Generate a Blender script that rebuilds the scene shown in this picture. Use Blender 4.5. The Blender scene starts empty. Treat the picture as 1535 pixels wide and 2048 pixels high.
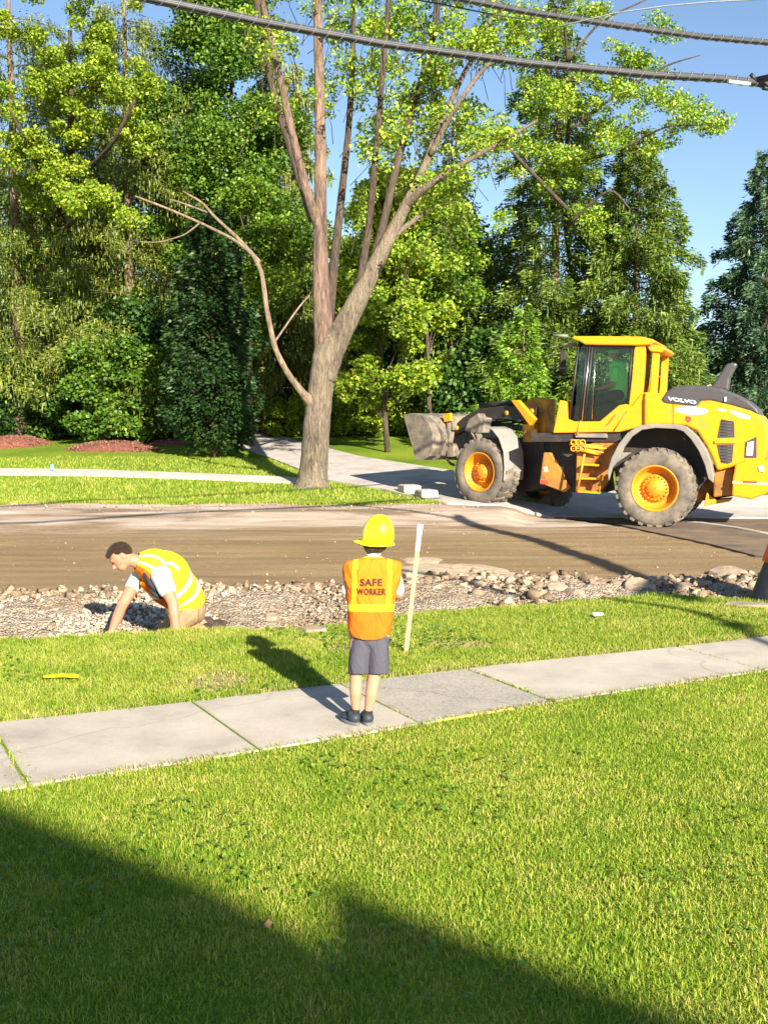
import bpy, bmesh, math, random
import numpy as np
from mathutils import Vector, Matrix

# ------------------------------------------------------------------ camera, sky, sun, exposure
SC = bpy.context.scene
COL = SC.collection
EYE = 1.79
F_PX = 2100.0                      # focal length in pixels of the 1535 x 2048 photograph
PITCH = math.radians(4.82)
cam = bpy.data.objects.new('camera', bpy.data.cameras.new('camera'))
COL.objects.link(cam)
cam.location = (0, 0, EYE)
cam.rotation_euler = (math.pi / 2 - PITCH, 0, 0)
cam.data.sensor_fit = 'VERTICAL'
cam.data.sensor_height = 36.0
cam.data.lens = F_PX / 2048 * 36.0
cam.data.clip_start = 0.05
cam.data.clip_end = 2000
SC.camera = cam
SUN_EL = math.radians(24.2)
SUN_AZ = math.radians(156.9)       # clockwise from +Y
SV = Vector((math.sin(SUN_AZ) * math.cos(SUN_EL), math.cos(SUN_AZ) * math.cos(SUN_EL), math.sin(SUN_EL)))
W = bpy.data.worlds.new("World")
SC.world = W
W.use_nodes = True
sky = W.node_tree.nodes.new('ShaderNodeTexSky')
sky.sky_type = 'NISHITA'
sky.sun_disc = False
sky.sun_elevation = SUN_EL
sky.sun_rotation = SUN_AZ
sky.air_density = 1.0
sky.dust_density = 0.3
sky.ozone_density = 2.6
W.node_tree.links.new(sky.outputs[0], W.node_tree.nodes['Background'].inputs[0])
W.node_tree.nodes['Background'].inputs[1].default_value = 0.068
sun = bpy.data.objects.new('sun', bpy.data.lights.new('sun', 'SUN'))
COL.objects.link(sun)
sun.data.energy = 5.0
sun.data.angle = math.radians(0.45)
sun.data.color = (1.0, 0.92, 0.77)
sun.rotation_euler = SV.to_track_quat('Z', 'Y').to_euler()
SC.view_settings.view_transform = 'Standard'
SC.view_settings.look = 'None'
SC.view_settings.exposure = 1.44
SC.view_settings.gamma = 1.0
SC.render.engine = 'CYCLES'
SC.cycles.max_bounces = 6
SC.cycles.diffuse_bounces = 3
SC.cycles.glossy_bounces = 2
SC.cycles.transmission_bounces = 3
SC.cycles.transparent_max_bounces = 8
SC.cycles.use_denoising = True

rng = np.random.default_rng(7)
random.seed(7)
R = math.radians

# ------------------------------------------------------------------ small geometry helpers
def ray(px, py):
    X = (px - 767.5) / F_PX
    Y = (1024 - py) / F_PX
    c, s = math.cos(PITCH), math.sin(PITCH)
    return Vector((X, c + Y * s, -s + Y * c))

def at(px, py, d):
    """the point at distance d (along +Y) seen in the direction of a photo pixel"""
    r = ray(px, py)
    return Vector((0, 0, EYE)) + r * (d / r.y)

# lawn edge above the excavated gravel, as y(x); start of the graded dirt, as y(x)
_edge = [(-60, 1.0), (-8, 6.5), (-5, 7.7), (-3.13, 8.58), (-2.4, 8.75), (-1.8, 9.0), (-1.2, 9.02), (-.75, 9.0), (-.15, 9.35), (.4, 9.9), (1.2, 10.2), (2.0, 10.55), (2.6, 10.85), (3.1, 10.9), (3.6, 10.6), (4.0, 10.1), (5.0, 10.2), (8, 11.5), (60, 36)]
_dirt = [(-60, 11.0), (-8, 11.0), (-4.2, 11.35), (-2, 11.6), (-.4, 12.0), (1.4, 12.7), (2.4, 12.6), (3.3, 12.2), (4.6, 12.6), (8, 14), (60, 38)]
ex, ey = np.array(_edge).T
dx_, dy_ = np.array(_dirt).T
def lawn_edge(x):
    x = np.asarray(x, float)
    return np.interp(x, ex, ey) + .035 * np.sin(x * 7.1) + .03 * np.sin(x * 13.7 + 1) + .02 * np.sin(x * 31 + 2)
def dirt_edge(x):
    x = np.asarray(x, float)
    return np.interp(x, dx_, dy_) + .10 * np.sin(x * 2.3) + .05 * np.sin(x * 6.1 + 1)
_py = [-200, 18.8, 19.6, 20.3, 21.3, 23, 26, 40, 60, 120, 900]
_pz = [-.10, -.10, -.03, .10, .165, .27, .50, 1.48, 2.3, 3.2, 4.0]
def gz(x, y):
    x = np.asarray(x, float); y = np.asarray(y, float)
    e = lawn_edge(x); d = dirt_edge(x)
    z = np.interp(y - np.clip((x - 2.3) * 2.2, 0, 3.2) * (y > 18), _py, _pz)
    # gravel shelf and lawn
    t = np.clip((y - e) / .10, 0, 1)
    g = -.19 + .09 * np.clip((y - e - .3) / np.maximum(d - e, .2), 0, 1)
    near = (1 - t) * 0 + t * g
    u = np.clip((y - d + .35) / .5, 0, 1)
    z = np.where(y < d + .2, near * (1 - u) + z * u, z)
    z = z + np.where((y < e), .012 * np.sin(x * 1.3 + .5) * np.sin(y * 1.1), 0) * (y < e)
    z = z + np.clip((y - 27) / 8, 0, 1) * np.clip((-x - 2) / 6, 0, 1) * .12 * np.sin(x * .6)
    return z
def gz1(x, y):
    return float(gz(x, y))
def ground_pt(px, py, dmin=3.0):
    """where the line of sight of a photo pixel meets the terrain"""
    r = ray(px, py)
    ds = np.arange(dmin, 90, .05)
    z = EYE + r.z / r.y * ds
    g = gz(r.x / r.y * ds, ds)
    k = np.argmax(z < g)
    d = ds[k]
    return Vector((r.x / r.y * d, d, float(g[k])))

RM = {}
def link(o):
    COL.objects.link(o)
    return o
def tag(o, label=None, cat=None, group=None, kind=None):
    if label: o['label'] = label
    if cat: o['category'] = cat
    if group: o['group'] = group
    if kind: o['kind'] = kind
    return o
def thing(name, label, cat, loc=(0, 0, 0), rz=0, group=None):
    o = link(bpy.data.objects.new(name, None))
    o.location = loc
    o.rotation_euler = (0, 0, rz)
    o.empty_display_size = .2
    RM[o] = Matrix.Translation(Vector(loc)) @ Matrix.Rotation(rz, 4, 'Z')
    return tag(o, label, cat, group)

class MB:
    """collects shapes in world coordinates, links them as ONE mesh object"""
    def __init__(s): s.v = []; s.f = []; s.sm = []
    def add(s, vs, fs, smooth=False):
        n = len(s.v)
        s.v.extend([tuple(v) for v in vs])
        s.f.extend([tuple(i + n for i in f) for f in fs])
        s.sm.extend([smooth] * len(fs))
        return s
    def prism(s, a, b, smooth=False):
        n = len(a)
        fs = [tuple(range(n))[::-1], tuple(range(n, 2 * n))]
        fs += [(i, (i + 1) % n, n + (i + 1) % n, n + i) for i in range(n)]
        return s.add(list(a) + list(b), fs, smooth)
    def box(s, c, size, M=None):
        hx, hy, hz = [q / 2 for q in size]
        vs = [Vector((sx * hx, sy * hy, sz * hz)) for sz in (-1, 1) for sx, sy in ((-1, -1), (1, -1), (1, 1), (-1, 1))]
        if M is not None: vs = [M @ v for v in vs]
        vs = [v + Vector(c) for v in vs]
        return s.add(vs, [(3, 2, 1, 0), (4, 5, 6, 7), (0, 1, 5, 4), (1, 2, 6, 5), (2, 3, 7, 6), (3, 0, 4, 7)])
    def tube(s, pts, rad, n=8, cap=True, flat=(1, 1)):
        pts = [Vector(p) for p in pts]
        if not hasattr(rad, '__len__'): rad = [rad] * len(pts)
        vs = []; fs = []
        up = None
        for i, p in enumerate(pts):
            t = (pts[min(i + 1, len(pts) - 1)] - pts[max(i - 1, 0)])
            t = t.normalized() if t.length > 1e-9 else Vector((0, 0, 1))
            if up is None:
                up = Vector((0, 0, 1)) if abs(t.z) < .9 else Vector((0, 1, 0))
            a = t.cross(up)
            if a.length < 1e-4: a = t.cross(Vector((1, 0, 0)))
            a.normalize()
            b = a.cross(t).normalized(); up = b
            for k in range(n):
                th = 2 * math.pi * k / n
                vs.append(p + (a * math.cos(th) * flat[0] + b * math.sin(th) * flat[1]) * rad[i])
        for i in range(len(pts) - 1):
            for k in range(n):
                k2 = (k + 1) % n
                fs.append((i * n + k, (i + 1) * n + k, (i + 1) * n + k2, i * n + k2))
        s.add(vs, fs, True)
        if cap:
            m = len(vs); base = len(s.v) - m
            s.f.append(tuple(base + k for k in range(n))); s.sm.append(False)
            s.f.append(tuple(base + m - n + k for k in range(n))[::-1]); s.sm.append(False)
        return s
    def lathe(s, prof, c, axis, n=32, smooth=True):
        """prof: list of (radius, offset along axis)"""
        axis = Vector(axis).normalized(); c = Vector(c)
        a = axis.cross(Vector((0, 0, 1)))
        if a.length < 1e-3: a = Vector((1, 0, 0))
        a.normalize(); b = axis.cross(a)
        vs = []
        for r, h in prof:
            for k in range(n):
                th = 2 * math.pi * k / n
                vs.append(c + axis * h + (a * math.cos(th) + b * math.sin(th)) * r)
        fs = []
        for i in range(len(prof) - 1):
            for k in range(n):
                k2 = (k + 1) % n
                fs.append((i * n + k, i * n + k2, (i + 1) * n + k2, (i + 1) * n + k))
        return s.add(vs, fs, smooth)
    def ring_loft(s, rings, cap=True, smooth=True):
        n = len(rings[0]); vs = [p for r in rings for p in r]; fs = []
        for i in range(len(rings) - 1):
            for k in range(n):
                k2 = (k + 1) % n
                fs.append((i * n + k, i * n + k2, (i + 1) * n + k2, (i + 1) * n + k))
        if cap:
            fs.append(tuple(range(n))[::-1]); fs.append(tuple((len(rings) - 1) * n + k for k in range(n)))
        return s.add(vs, fs, smooth)
    def build(s, name, mat, parent=None, bevel=0, seg=2, subd=0):
        me = bpy.data.meshes.new(name)
        vs = s.v
        if parent is not None:
            Mi = RM[parent].inverted()
            vs = [Mi @ Vector(v) for v in vs]
        me.from_pydata([tuple(v) for v in vs], [], s.f)
        me.validate()
        if len(me.polygons) == len(s.sm):
            me.polygons.foreach_set('use_smooth', s.sm)
        bm = bmesh.new(); bm.from_mesh(me)
        bmesh.ops.recalc_face_normals(bm, faces=bm.faces)
        bm.to_mesh(me); bm.free()
        me.materials.append(mat)
        o = link(bpy.data.objects.new(name, me))
        if parent is not None:
            o.parent = parent; RM[o] = RM[parent]
        if bevel:
            m = o.modifiers.new('bevel', 'BEVEL'); m.width = bevel; m.segments = seg
            m.limit_method = 'ANGLE'; m.angle_limit = R(35)
        if subd:
            m = o.modifiers.new('sub', 'SUBSURF'); m.levels = subd; m.render_levels = subd
        return o

def np_mesh(name, verts, k, mat, parent=None, smooth=False):
    """verts: (N*k,3) array, every k consecutive vertices one face"""
    verts = np.asarray(verts, np.float32)
    if parent is not None:
        Mi = np.array(RM[parent].inverted())
        verts = verts @ Mi[:3, :3].T.astype(np.float32) + Mi[:3, 3].astype(np.float32)
    me = bpy.data.meshes.new(name)
    n = len(verts) // k
    me.vertices.add(len(verts)); me.vertices.foreach_set('co', verts.ravel().astype(np.float32))
    me.loops.add(n * k); me.loops.foreach_set('vertex_index', np.arange(n * k, dtype=np.int32))
    me.polygons.add(n); me.polygons.foreach_set('loop_start', np.arange(0, n * k, k, dtype=np.int32))
    me.update(calc_edges=True)
    me.materials.append(mat)
    o = link(bpy.data.objects.new(name, me))
    if parent is not None:
        o.parent = parent; RM[o] = RM[parent]
    return o

def grid_mesh(name, P, mat, smooth=True, kind='structure'):
    """P: (m,n,3) array of points"""
    m, n, _ = P.shape
    idx = np.arange(m * n).reshape(m, n)
    f = np.stack([idx[:-1, :-1], idx[:-1, 1:], idx[1:, 1:], idx[1:, :-1]], -1).reshape(-1, 4)
    me = bpy.data.meshes.new(name)
    me.vertices.add(m * n); me.vertices.foreach_set('co', P.reshape(-1).astype(np.float32))
    me.loops.add(len(f) * 4); me.loops.foreach_set('vertex_index', f.ravel().astype(np.int32))
    me.polygons.add(len(f)); me.polygons.foreach_set('loop_start', np.arange(0, len(f) * 4, 4, dtype=np.int32))
    me.polygons.foreach_set('use_smooth', np.full(len(f), smooth))
    me.update(calc_edges=True)
    me.materials.append(mat)
    o = link(bpy.data.objects.new(name, me))
    if kind: o['kind'] = kind
    return o

# ------------------------------------------------------------------ materials
def new_mat(name):
    m = bpy.data.materials.new(name); m.use_nodes = True
    nt = m.node_tree; b = nt.nodes['Principled BSDF']
    return m, nt, b
def srgb(r, g, b):
    f = lambda c: (c / 255 / 12.92) if c / 255 <= .04045 else ((c / 255 + .055) / 1.055) ** 2.4
    return (f(r), f(g), f(b), 1)
def N(nt, t, **kw):
    n = nt.nodes.new(t)
    for k, v in kw.items(): setattr(n, k, v)
    return n
def ramp(nt, fac, stops):
    r = N(nt, 'ShaderNodeValToRGB')
    e = r.color_ramp.elements
    while len(e) < len(stops): e.new(.5)
    for i, (p, c) in enumerate(stops):
        e[i].position = p; e[i].color = c if len(c) == 4 else (*c, 1)
    nt.links.new(fac, r.inputs[0])
    return r.outputs[0]
def noise(nt, scale, detail=4, rough=.6, coord='Object', vec=None, dist=0):
    if vec is None:
        tc = N(nt, 'ShaderNodeTexCoord'); vec = tc.outputs[coord]
    n = N(nt, 'ShaderNodeTexNoise')
    n.inputs['Scale'].default_value = scale; n.inputs['Detail'].default_value = detail
    n.inputs['Roughness'].default_value = rough; n.inputs['Distortion'].default_value = dist
    nt.links.new(vec, n.inputs['Vector'])
    return n.outputs['Fac']
def mixc(nt, fac, a, b, mode='MIX'):
    m = N(nt, 'ShaderNodeMix', data_type='RGBA', blend_type=mode)
    for sock, v in ((m.inputs[0], fac), (m.inputs[6], a), (m.inputs[7], b)):
        if hasattr(v, 'links') or isinstance(v, bpy.types.NodeSocket): nt.links.new(v, sock)
        elif isinstance(v, (int, float)): sock.default_value = v
        else: sock.default_value = v if len(v) == 4 else (*v, 1)
    return m.outputs[2]
def math_(nt, op, a, b=None, c=None):
    m = N(nt, 'ShaderNodeMath', operation=op)
    for i, v in enumerate((a, b, c)):
        if v is None: continue
        if isinstance(v, bpy.types.NodeSocket): nt.links.new(v, m.inputs[i])
        else: m.inputs[i].default_value = v
    return m.outputs[0]
def bump(nt, b, h, strength=.3, dist=.02):
    n = N(nt, 'ShaderNodeBump'); n.inputs['Strength'].default_value = strength; n.inputs['Distance'].default_value = dist
    nt.links.new(h, n.inputs['Height']); nt.links.new(n.outputs[0], b.inputs['Normal'])
def simple(name, c, rough=.6, var=.15, scale=8, metal=0, bmp=0, spec=.5, coat=0):
    m, nt, b = new_mat(name)
    f = noise(nt, scale)
    dark = tuple(q * (1 - var) for q in c[:3]); light = tuple(min(1, q * (1 + var)) for q in c[:3])
    nt.links.new(ramp(nt, f, [(.3, dark), (.7, light)]), b.inputs['Base Color'])
    b.inputs['Roughness'].default_value = rough; b.inputs['Metallic'].default_value = metal
    b.inputs['Specular IOR Level'].default_value = spec
    b.inputs['Coat Weight'].default_value = coat
    if bmp: bump(nt, b, noise(nt, scale * 6), bmp)
    return m
def dirty(name, c, dirt=(.22, .16, .10), rough=.4, lo=.50, hi=.72, scale=2.5):
    """paint with splashes of dried mud"""
    m, nt, b = new_mat(name)
    f = noise(nt, scale, 8, .7)
    k = ramp(nt, f, [(lo, (0, 0, 0)), (hi, (1, 1, 1))])
    f2 = noise(nt, 14, 3)
    base = ramp(nt, f2, [(.3, tuple(q * .93 for q in c[:3])), (.7, c[:3])])
    nt.links.new(mixc(nt, k, base, dirt), b.inputs['Base Color'])
    nt.links.new(ramp(nt, k, [(0, (rough,) * 3), (1, (.9,) * 3)]), b.inputs['Roughness'])
    return m
def leafmat(name, stops, trans=.3, nscale=.35, rough=.5):
    """foliage: colour varies leaf by leaf and clump by clump"""
    m, nt, b = new_mat(name)
    g = N(nt, 'ShaderNodeNewGeometry')
    n1 = noise(nt, nscale, 2, .5)
    fac = math_(nt, 'ADD', math_(nt, 'MULTIPLY', g.outputs['Random Per Island'], .55), math_(nt, 'MULTIPLY', n1, .5))
    c = ramp(nt, fac, stops)
    nt.links.new(c, b.inputs['Base Color'])
    b.inputs['Roughness'].default_value = rough
    b.inputs['Specular IOR Level'].default_value = .35
    t = N(nt, 'ShaderNodeBsdfTranslucent')
    nt.links.new(mixc(nt, 1.0, c, (1.0, .95, .45, 1), 'MULTIPLY'), t.inputs[0])
    mx = N(nt, 'ShaderNodeMixShader'); mx.inputs[0].default_value = trans
    nt.links.new(b.outputs[0], mx.inputs[1]); nt.links.new(t.outputs[0], mx.inputs[2])
    nt.links.new(mx.outputs[0], nt.nodes['Material Output'].inputs[0])
    return m

def ground_grass(name, big=.5):
    m, nt, b = new_mat(name)
    n1 = noise(nt, big, 5, .6); n2 = noise(nt, 18, 5, .75); n3 = noise(nt, 70, 3, .7)
    f = math_(nt, 'ADD', math_(nt, 'MULTIPLY', n1, .45), math_(nt, 'MULTIPLY', n2, .35))
    f = math_(nt, 'ADD', f, math_(nt, 'MULTIPLY', n3, .2))
    c = ramp(nt, f, [(.36, (.06, .12, .012)), (.46, (.15, .24, .02)), (.54, (.25, .33, .03)), (.64, (.38, .37, .08))])
    nt.links.new(c, b.inputs['Base Color']); b.inputs['Roughness'].default_value = .9
    b.inputs['Specular IOR Level'].default_value = .1
    bump(nt, b, n3, .9, .04)
    return m
M = {}
M['lawn_near'] = ground_grass('lawn_soil')
M['lawn_far'] = ground_grass('far_lawn', .25)
def blade_mat(name, stops):
    m, nt, b = new_mat(name)
    g = N(nt, 'ShaderNodeNewGeometry')
    n1 = noise(nt, 1.1, 4, .65)
    n2 = noise(nt, 6.0, 3, .6)
    fac = math_(nt, 'ADD', math_(nt, 'MULTIPLY', g.outputs['Random Per Island'], .34), math_(nt, 'MULTIPLY', n1, .60))
    fac = math_(nt, 'ADD', fac, math_(nt, 'MULTIPLY', n2, .36))
    fac = math_(nt, 'SUBTRACT', fac, .035)
    c = ramp(nt, fac, stops)
    nt.links.new(c, b.inputs['Base Color']); b.inputs['Roughness'].default_value = .55
    b.inputs['Specular IOR Level'].default_value = .3
    t = N(nt, 'ShaderNodeBsdfTranslucent'); nt.links.new(c, t.inputs[0])
    mx = N(nt, 'ShaderNodeMixShader'); mx.inputs[0].default_value = .3
    nt.links.new(b.outputs[0], mx.inputs[1]); nt.links.new(t.outputs[0], mx.inputs[2])
    nt.links.new(mx.outputs[0], nt.nodes['Material Output'].inputs[0])
    return m
M['blade'] = blade_mat('grass_blade', [(.26, (.04, .10, .008)), (.40, (.14, .26, .014)), (.56, (.27, .39, .026)), (.70, (.42, .45, .06)), (.86, (.62, .50, .18))])
M['blade_verge'] = blade_mat('verge_blade', [(.28, (.05, .12, .010)), (.44, (.15, .255, .016)), (.60, (.27, .36, .028)), (.80, (.48, .44, .11))])

def concrete(name, c, agg=0):
    m, nt, b = new_mat(name)
    n1 = noise(nt, 1.6, 6, .65); n2 = noise(nt, 60, 3, .7)
    col = ramp(nt, n1, [(.32, tuple(q * .68 for q in c)), (.5, tuple(q * .92 for q in c)), (.72, tuple(min(q * 1.1, 1) for q in c))])
    if agg:
        v = N(nt, 'ShaderNodeTexVoronoi'); v.inputs['Scale'].default_value = 75
        tc = N(nt, 'ShaderNodeTexCoord'); nt.links.new(tc.outputs['Object'], v.inputs['Vector'])
        col = mixc(nt, .32, col, ramp(nt, v.outputs['Color'], [(.1, (.12, .10, .08)), (.5, c), (.9, (.55, .5, .42))]))
    col = mixc(nt, ramp(nt, n2, [(.5, (0, 0, 0)), (.8, (.3, .3, .3))]), col, tuple(q * .6 for q in c))
    tc2 = N(nt, 'ShaderNodeTexCoord'); ad = N(nt, 'ShaderNodeVectorMath', operation='ADD'); nz = N(nt, 'ShaderNodeTexNoise'); nz.inputs['Scale'].default_value = 2.5
    nt.links.new(tc2.outputs['Object'], nz.inputs['Vector'])
    sc2 = N(nt, 'ShaderNodeVectorMath', operation='SCALE'); sc2.inputs['Scale'].default_value = .35; nt.links.new(nz.outputs['Color'], sc2.inputs[0])
    nt.links.new(tc2.outputs['Object'], ad.inputs[0]); nt.links.new(sc2.outputs[0], ad.inputs[1])
    vc = N(nt, 'ShaderNodeTexVoronoi', feature='DISTANCE_TO_EDGE'); vc.inputs['Scale'].default_value = .42; nt.links.new(ad.outputs[0], vc.inputs['Vector'])
    crk = ramp(nt, vc.outputs['Distance'], [(0, (.28, .28, .28)), (.003, (.18, .18, .18)), (.005, (0, 0, 0))])
    col = mixc(nt, crk, col, (.12, .10, .07))
    # small dark specks and spots of dirt
    col = mixc(nt, ramp(nt, noise(nt, 14, 3, .6), [(.66, (0, 0, 0)), (.74, (.45, .45, .45))]), col, tuple(q * .5 for q in c))
    nt.links.new(col, b.inputs['Base Color']); b.inputs['Roughness'].default_value = .9
    bump(nt, b, n2, .35, .01)
    return m
M['sidewalk'] = concrete('sidewalk_concrete', (.50, .435, .355))
M['aggregate'] = concrete('exposed_aggregate', (.40, .355, .29), 1)
M['drive'] = concrete('drive_concrete', (.50, .44, .40))
M['farwalk'] = concrete('far_walk_concrete', (.55, .50, .44))

def dirt_mat():
    m, nt, b = new_mat('graded_dirt')
    tc = N(nt, 'ShaderNodeTexCoord')
    mp = N(nt, 'ShaderNodeMapping'); mp.inputs['Scale'].default_value = (.20, 1.0, 1); mp.inputs['Rotation'].default_value = (0, 0, R(4))
    nt.links.new(tc.outputs['Object'], mp.inputs[0])
    n1 = noise(nt, 2.2, 7, .62, vec=mp.outputs[0], dist=.6)
    n2 = noise(nt, .35, 3, .5); n3 = noise(nt, 30, 5, .75)
    f = math_(nt, 'ADD', math_(nt, 'MULTIPLY', n1, .42), math_(nt, 'MULTIPLY', n2, .26))
    f = math_(nt, 'ADD', f, math_(nt, 'MULTIPLY', n3, .32))
    c = ramp(nt, f, [(.30, (.15, .098, .048)), (.43, (.235, .16, .082)), (.56, (.30, .208, .108)), (.70, (.42, .305, .175))])
    # paler, stonier band along the far edge of the dug road
    sx = N(nt, 'ShaderNodeSeparateXYZ'); nt.links.new(tc.outputs['Object'], sx.inputs[0])
    y = math_(nt, 'ADD', sx.outputs[1], math_(nt, 'MULTIPLY', n1, 2.4))
    k = ramp(nt, math_(nt, 'MULTIPLY', math_(nt, 'SUBTRACT', y, 18.2), .33), [(0, (0, 0, 0)), (.55, (.35, .35, .35)), (.8, (.95, .95, .95))])
    pale = ramp(nt, n1, [(.38, (.20, .15, .105)), (.5, (.38, .29, .22)), (.62, (.50, .41, .34))])
    nt.links.new(mixc(nt, k, c, pale), b.inputs['Base Color'])
    b.inputs['Roughness'].default_value = .95; b.inputs['Specular IOR Level'].default_value = .15
    # pressed tyre tracks: lug bars inside a few long bands
    yy = math_(nt, 'ADD', sx.outputs[1], math_(nt, 'MULTIPLY', math_(nt, 'SINE', math_(nt, 'MULTIPLY', sx.outputs[0], .28)), .5))
    tr = None
    for yc in (13.7, 15.55, 16.6, 18.3):
        dd = math_(nt, 'SUBTRACT', 1.0, math_(nt, 'MULTIPLY', math_(nt, 'ABSOLUTE', math_(nt, 'SUBTRACT', yy, yc)), 4.2))
        dd = math_(nt, 'MAXIMUM', dd, 0.0)
        tr = dd if tr is None else math_(nt, 'MAXIMUM', tr, dd)
    bars = math_(nt, 'GREATER_THAN', math_(nt, 'SINE', math_(nt, 'MULTIPLY', math_(nt, 'ADD', sx.outputs[0], math_(nt, 'MULTIPLY', yy, .8)), 30)), .1)
    lug = math_(nt, 'MULTIPLY', math_(nt, 'MULTIPLY', math_(nt, 'MINIMUM', math_(nt, 'MULTIPLY', tr, 3), 1.0), bars), ramp(nt, n2, [(.35, (.15, .15, .15)), (.6, (1, 1, 1))]))
    hgt = math_(nt, 'SUBTRACT', math_(nt, 'ADD', n1, math_(nt, 'MULTIPLY', n3, .45)), math_(nt, 'MULTIPLY', lug, .55))
    bump(nt, b, hgt, .5, .06)
    return m
M['dirt'] = dirt_mat()
def gravel_mat(name, lo, hi, sc=30):
    m, nt, b = new_mat(name)
    tc = N(nt, 'ShaderNodeTexCoord')
    v = N(nt, 'ShaderNodeTexVoronoi'); v.inputs['Scale'].default_value = sc; nt.links.new(tc.outputs['Object'], v.inputs['Vector'])
    n1 = noise(nt, .8, 4, .6); n2 = noise(nt, 40, 4, .7)
    a = ramp(nt, v.outputs['Color'], [(.1, lo), (.9, hi)])
    col = mixc(nt, ramp(nt, n1, [(.42, (0, 0, 0)), (.6, (.7, .7, .7))]), a, (.30, .20, .11, 1))
    nt.links.new(col, b.inputs['Base Color']); b.inputs['Roughness'].default_value = .95
    bump(nt, b, math_(nt, 'ADD', v.outputs['Distance'], n2), .9, .04)
    return m
M['gravel'] = gravel_mat('gravel_bed', (.30, .22, .145), (.58, .48, .37), 45)
def stone_mat(name, stops, soil=None):
    m, nt, b = new_mat(name)
    g = N(nt, 'ShaderNodeNewGeometry'); n1 = noise(nt, 25, 4)
    f = math_(nt, 'ADD', math_(nt, 'MULTIPLY', g.outputs['Random Per Island'], .75), math_(nt, 'MULTIPLY', n1, .25))
    c = ramp(nt, f, stops)
    if soil: c = mixc(nt, ramp(nt, noise(nt, .9, 5, .7), [(.42, (0, 0, 0)), (.62, (.85, .85, .85))]), c, soil)
    nt.links.new(c, b.inputs['Base Color']); b.inputs['Roughness'].default_value = .9
    bump(nt, b, n1, .4, .02)
    return m
M['stones'] = stone_mat('loose_stones', [(.08, (.12, .08, .05)), (.35, (.28, .20, .13)), (.65, (.42, .32, .22)), (.95, (.60, .50, .39))], (.27, .18, .10))
M['pale_stones'] = stone_mat('pale_rubble', [(.08, (.17, .12, .08)), (.35, (.40, .32, .23)), (.65, (.54, .46, .37)), (.95, (.68, .61, .53))], (.44, .34, .24))
M['clods'] = stone_mat('dirt_clods', [(.1, (.12, .08, .05)), (.5, (.29, .205, .13)), (.9, (.46, .36, .26))])
M['chunk'] = simple('broken_concrete', (.33, .245, .175), .9, .4, 9, bmp=.9)
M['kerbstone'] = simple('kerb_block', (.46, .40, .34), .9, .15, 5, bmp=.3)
M['road_shade'] = dirty('road_shade', (.075, .062, .052), (.21, .148, .085), .9, .34, .62, 1.3)  # cast shade on the road put into a dark colour, with dirt over it
M['mulch'] = stone_mat('bark_mulch', [(.1, (.085, .035, .022)), (.5, (.20, .085, .055)), (.9, (.31, .15, .10))])
M['mulchbed'] = simple('mulch_bed', (.20, .065, .04), .95, .4, 14, bmp=.6)
M['drygrass'] = simple('dry_thatch', (.35, .28, .13), .95, .35, 14, bmp=.6)

YEL = (.86, .32, .006)
M['yellow'] = dirty('loader_yellow', YEL, (.34, .19, .07), .36, .50, .82, 2.4)
M['yellow_dirty'] = dirty('loader_yellow_dirty', (.66, .30, .012), (.16, .085, .04), .5, .42, .7, 3)
M['frame_orange'] = dirty('loader_frame', (.42, .17, .02), (.10, .055, .03), .6, .42, .7, 3)
M['hood_grey'] = simple('hood_dark_grey', (.07, .062, .066), .38, .12, 5)
M['fender_grey'] = dirty('fender_grey', (.17, .16, .16), (.27, .23, .18), .5, .35, .65, 3)
M['black'] = simple('black_rubber', (.02, .02, .022), .5, .3, 10)
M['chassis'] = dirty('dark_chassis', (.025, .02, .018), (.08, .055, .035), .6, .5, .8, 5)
M['tyre'] = dirty('tyre_rubber', (.06, .055, .05), (.22, .175, .13), .85, .32, .62, 4)
M['rim'] = dirty('rim_yellow', (.76, .27, .008), (.33, .14, .03), .45, .45, .8, 5)
M['bucket'] = dirty('bucket_steel', (.10, .09, .08), (.27, .21, .15), .6, .40, .62, 4.5)
M['chrome'] = simple('cylinder_rod', (.6, .6, .6), .25, .1, 3, metal=1)
M['grille'] = simple('vent_grille', (.05, .045, .045), .6, .3, 40)
M['white'] = simple('white_plastic', (.78, .78, .80), .5, .05, 6)
M['decal'] = simple('pale_decal', (.72, .75, .82), .35, .05, 20)
M['decal_yellow'] = simple('pale_yellow_decal', (.85, .72, .42), .4, .05, 20)
M['red'] = simple('red_sticker', (.6, .06, .03), .5, .1, 20)
M['pink'] = simple('pale_pink_paint', (.60, .33, .32), .6, .1, 20)
def glass_mat():
    m, nt, b = new_mat('cab_glass')
    tr = N(nt, 'ShaderNodeBsdfTransparent'); tr.inputs[0].default_value = (.90, .97, .94, 1)
    gl = N(nt, 'ShaderNodeBsdfGlossy'); gl.inputs['Roughness'].default_value = .03; gl.inputs[0].default_value = (.8, .9, .9, 1)
    fr = N(nt, 'ShaderNodeFresnel'); fr.inputs[0].default_value = 1.38
    mx = N(nt, 'ShaderNodeMixShader')
    nt.links.new(fr.outputs[0], mx.inputs[0]); nt.links.new(tr.outputs[0], mx.inputs[1]); nt.links.new(gl.outputs[0], mx.inputs[2])
    nt.links.new(mx.outputs[0], nt.nodes['Material Output'].inputs[0])
    return m
M['glass'] = glass_mat()
def skin(name, c):
    m, nt, b = new_mat(name)
    f = noise(nt, 9)
    nt.links.new(ramp(nt, f, [(.3, tuple(q * .92 for q in c)), (.7, c)]), b.inputs['Base Color'])
    b.inputs['Roughness'].default_value = .55
    b.inputs['Subsurface Weight'].default_value = .15; b.inputs['Subsurface Scale'].default_value = .01
    return m
M['skin'] = skin('skin_pale', (.46, .25, .155))
M['skin_man'] = skin('skin_tanned', (.50, .21, .125))
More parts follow.
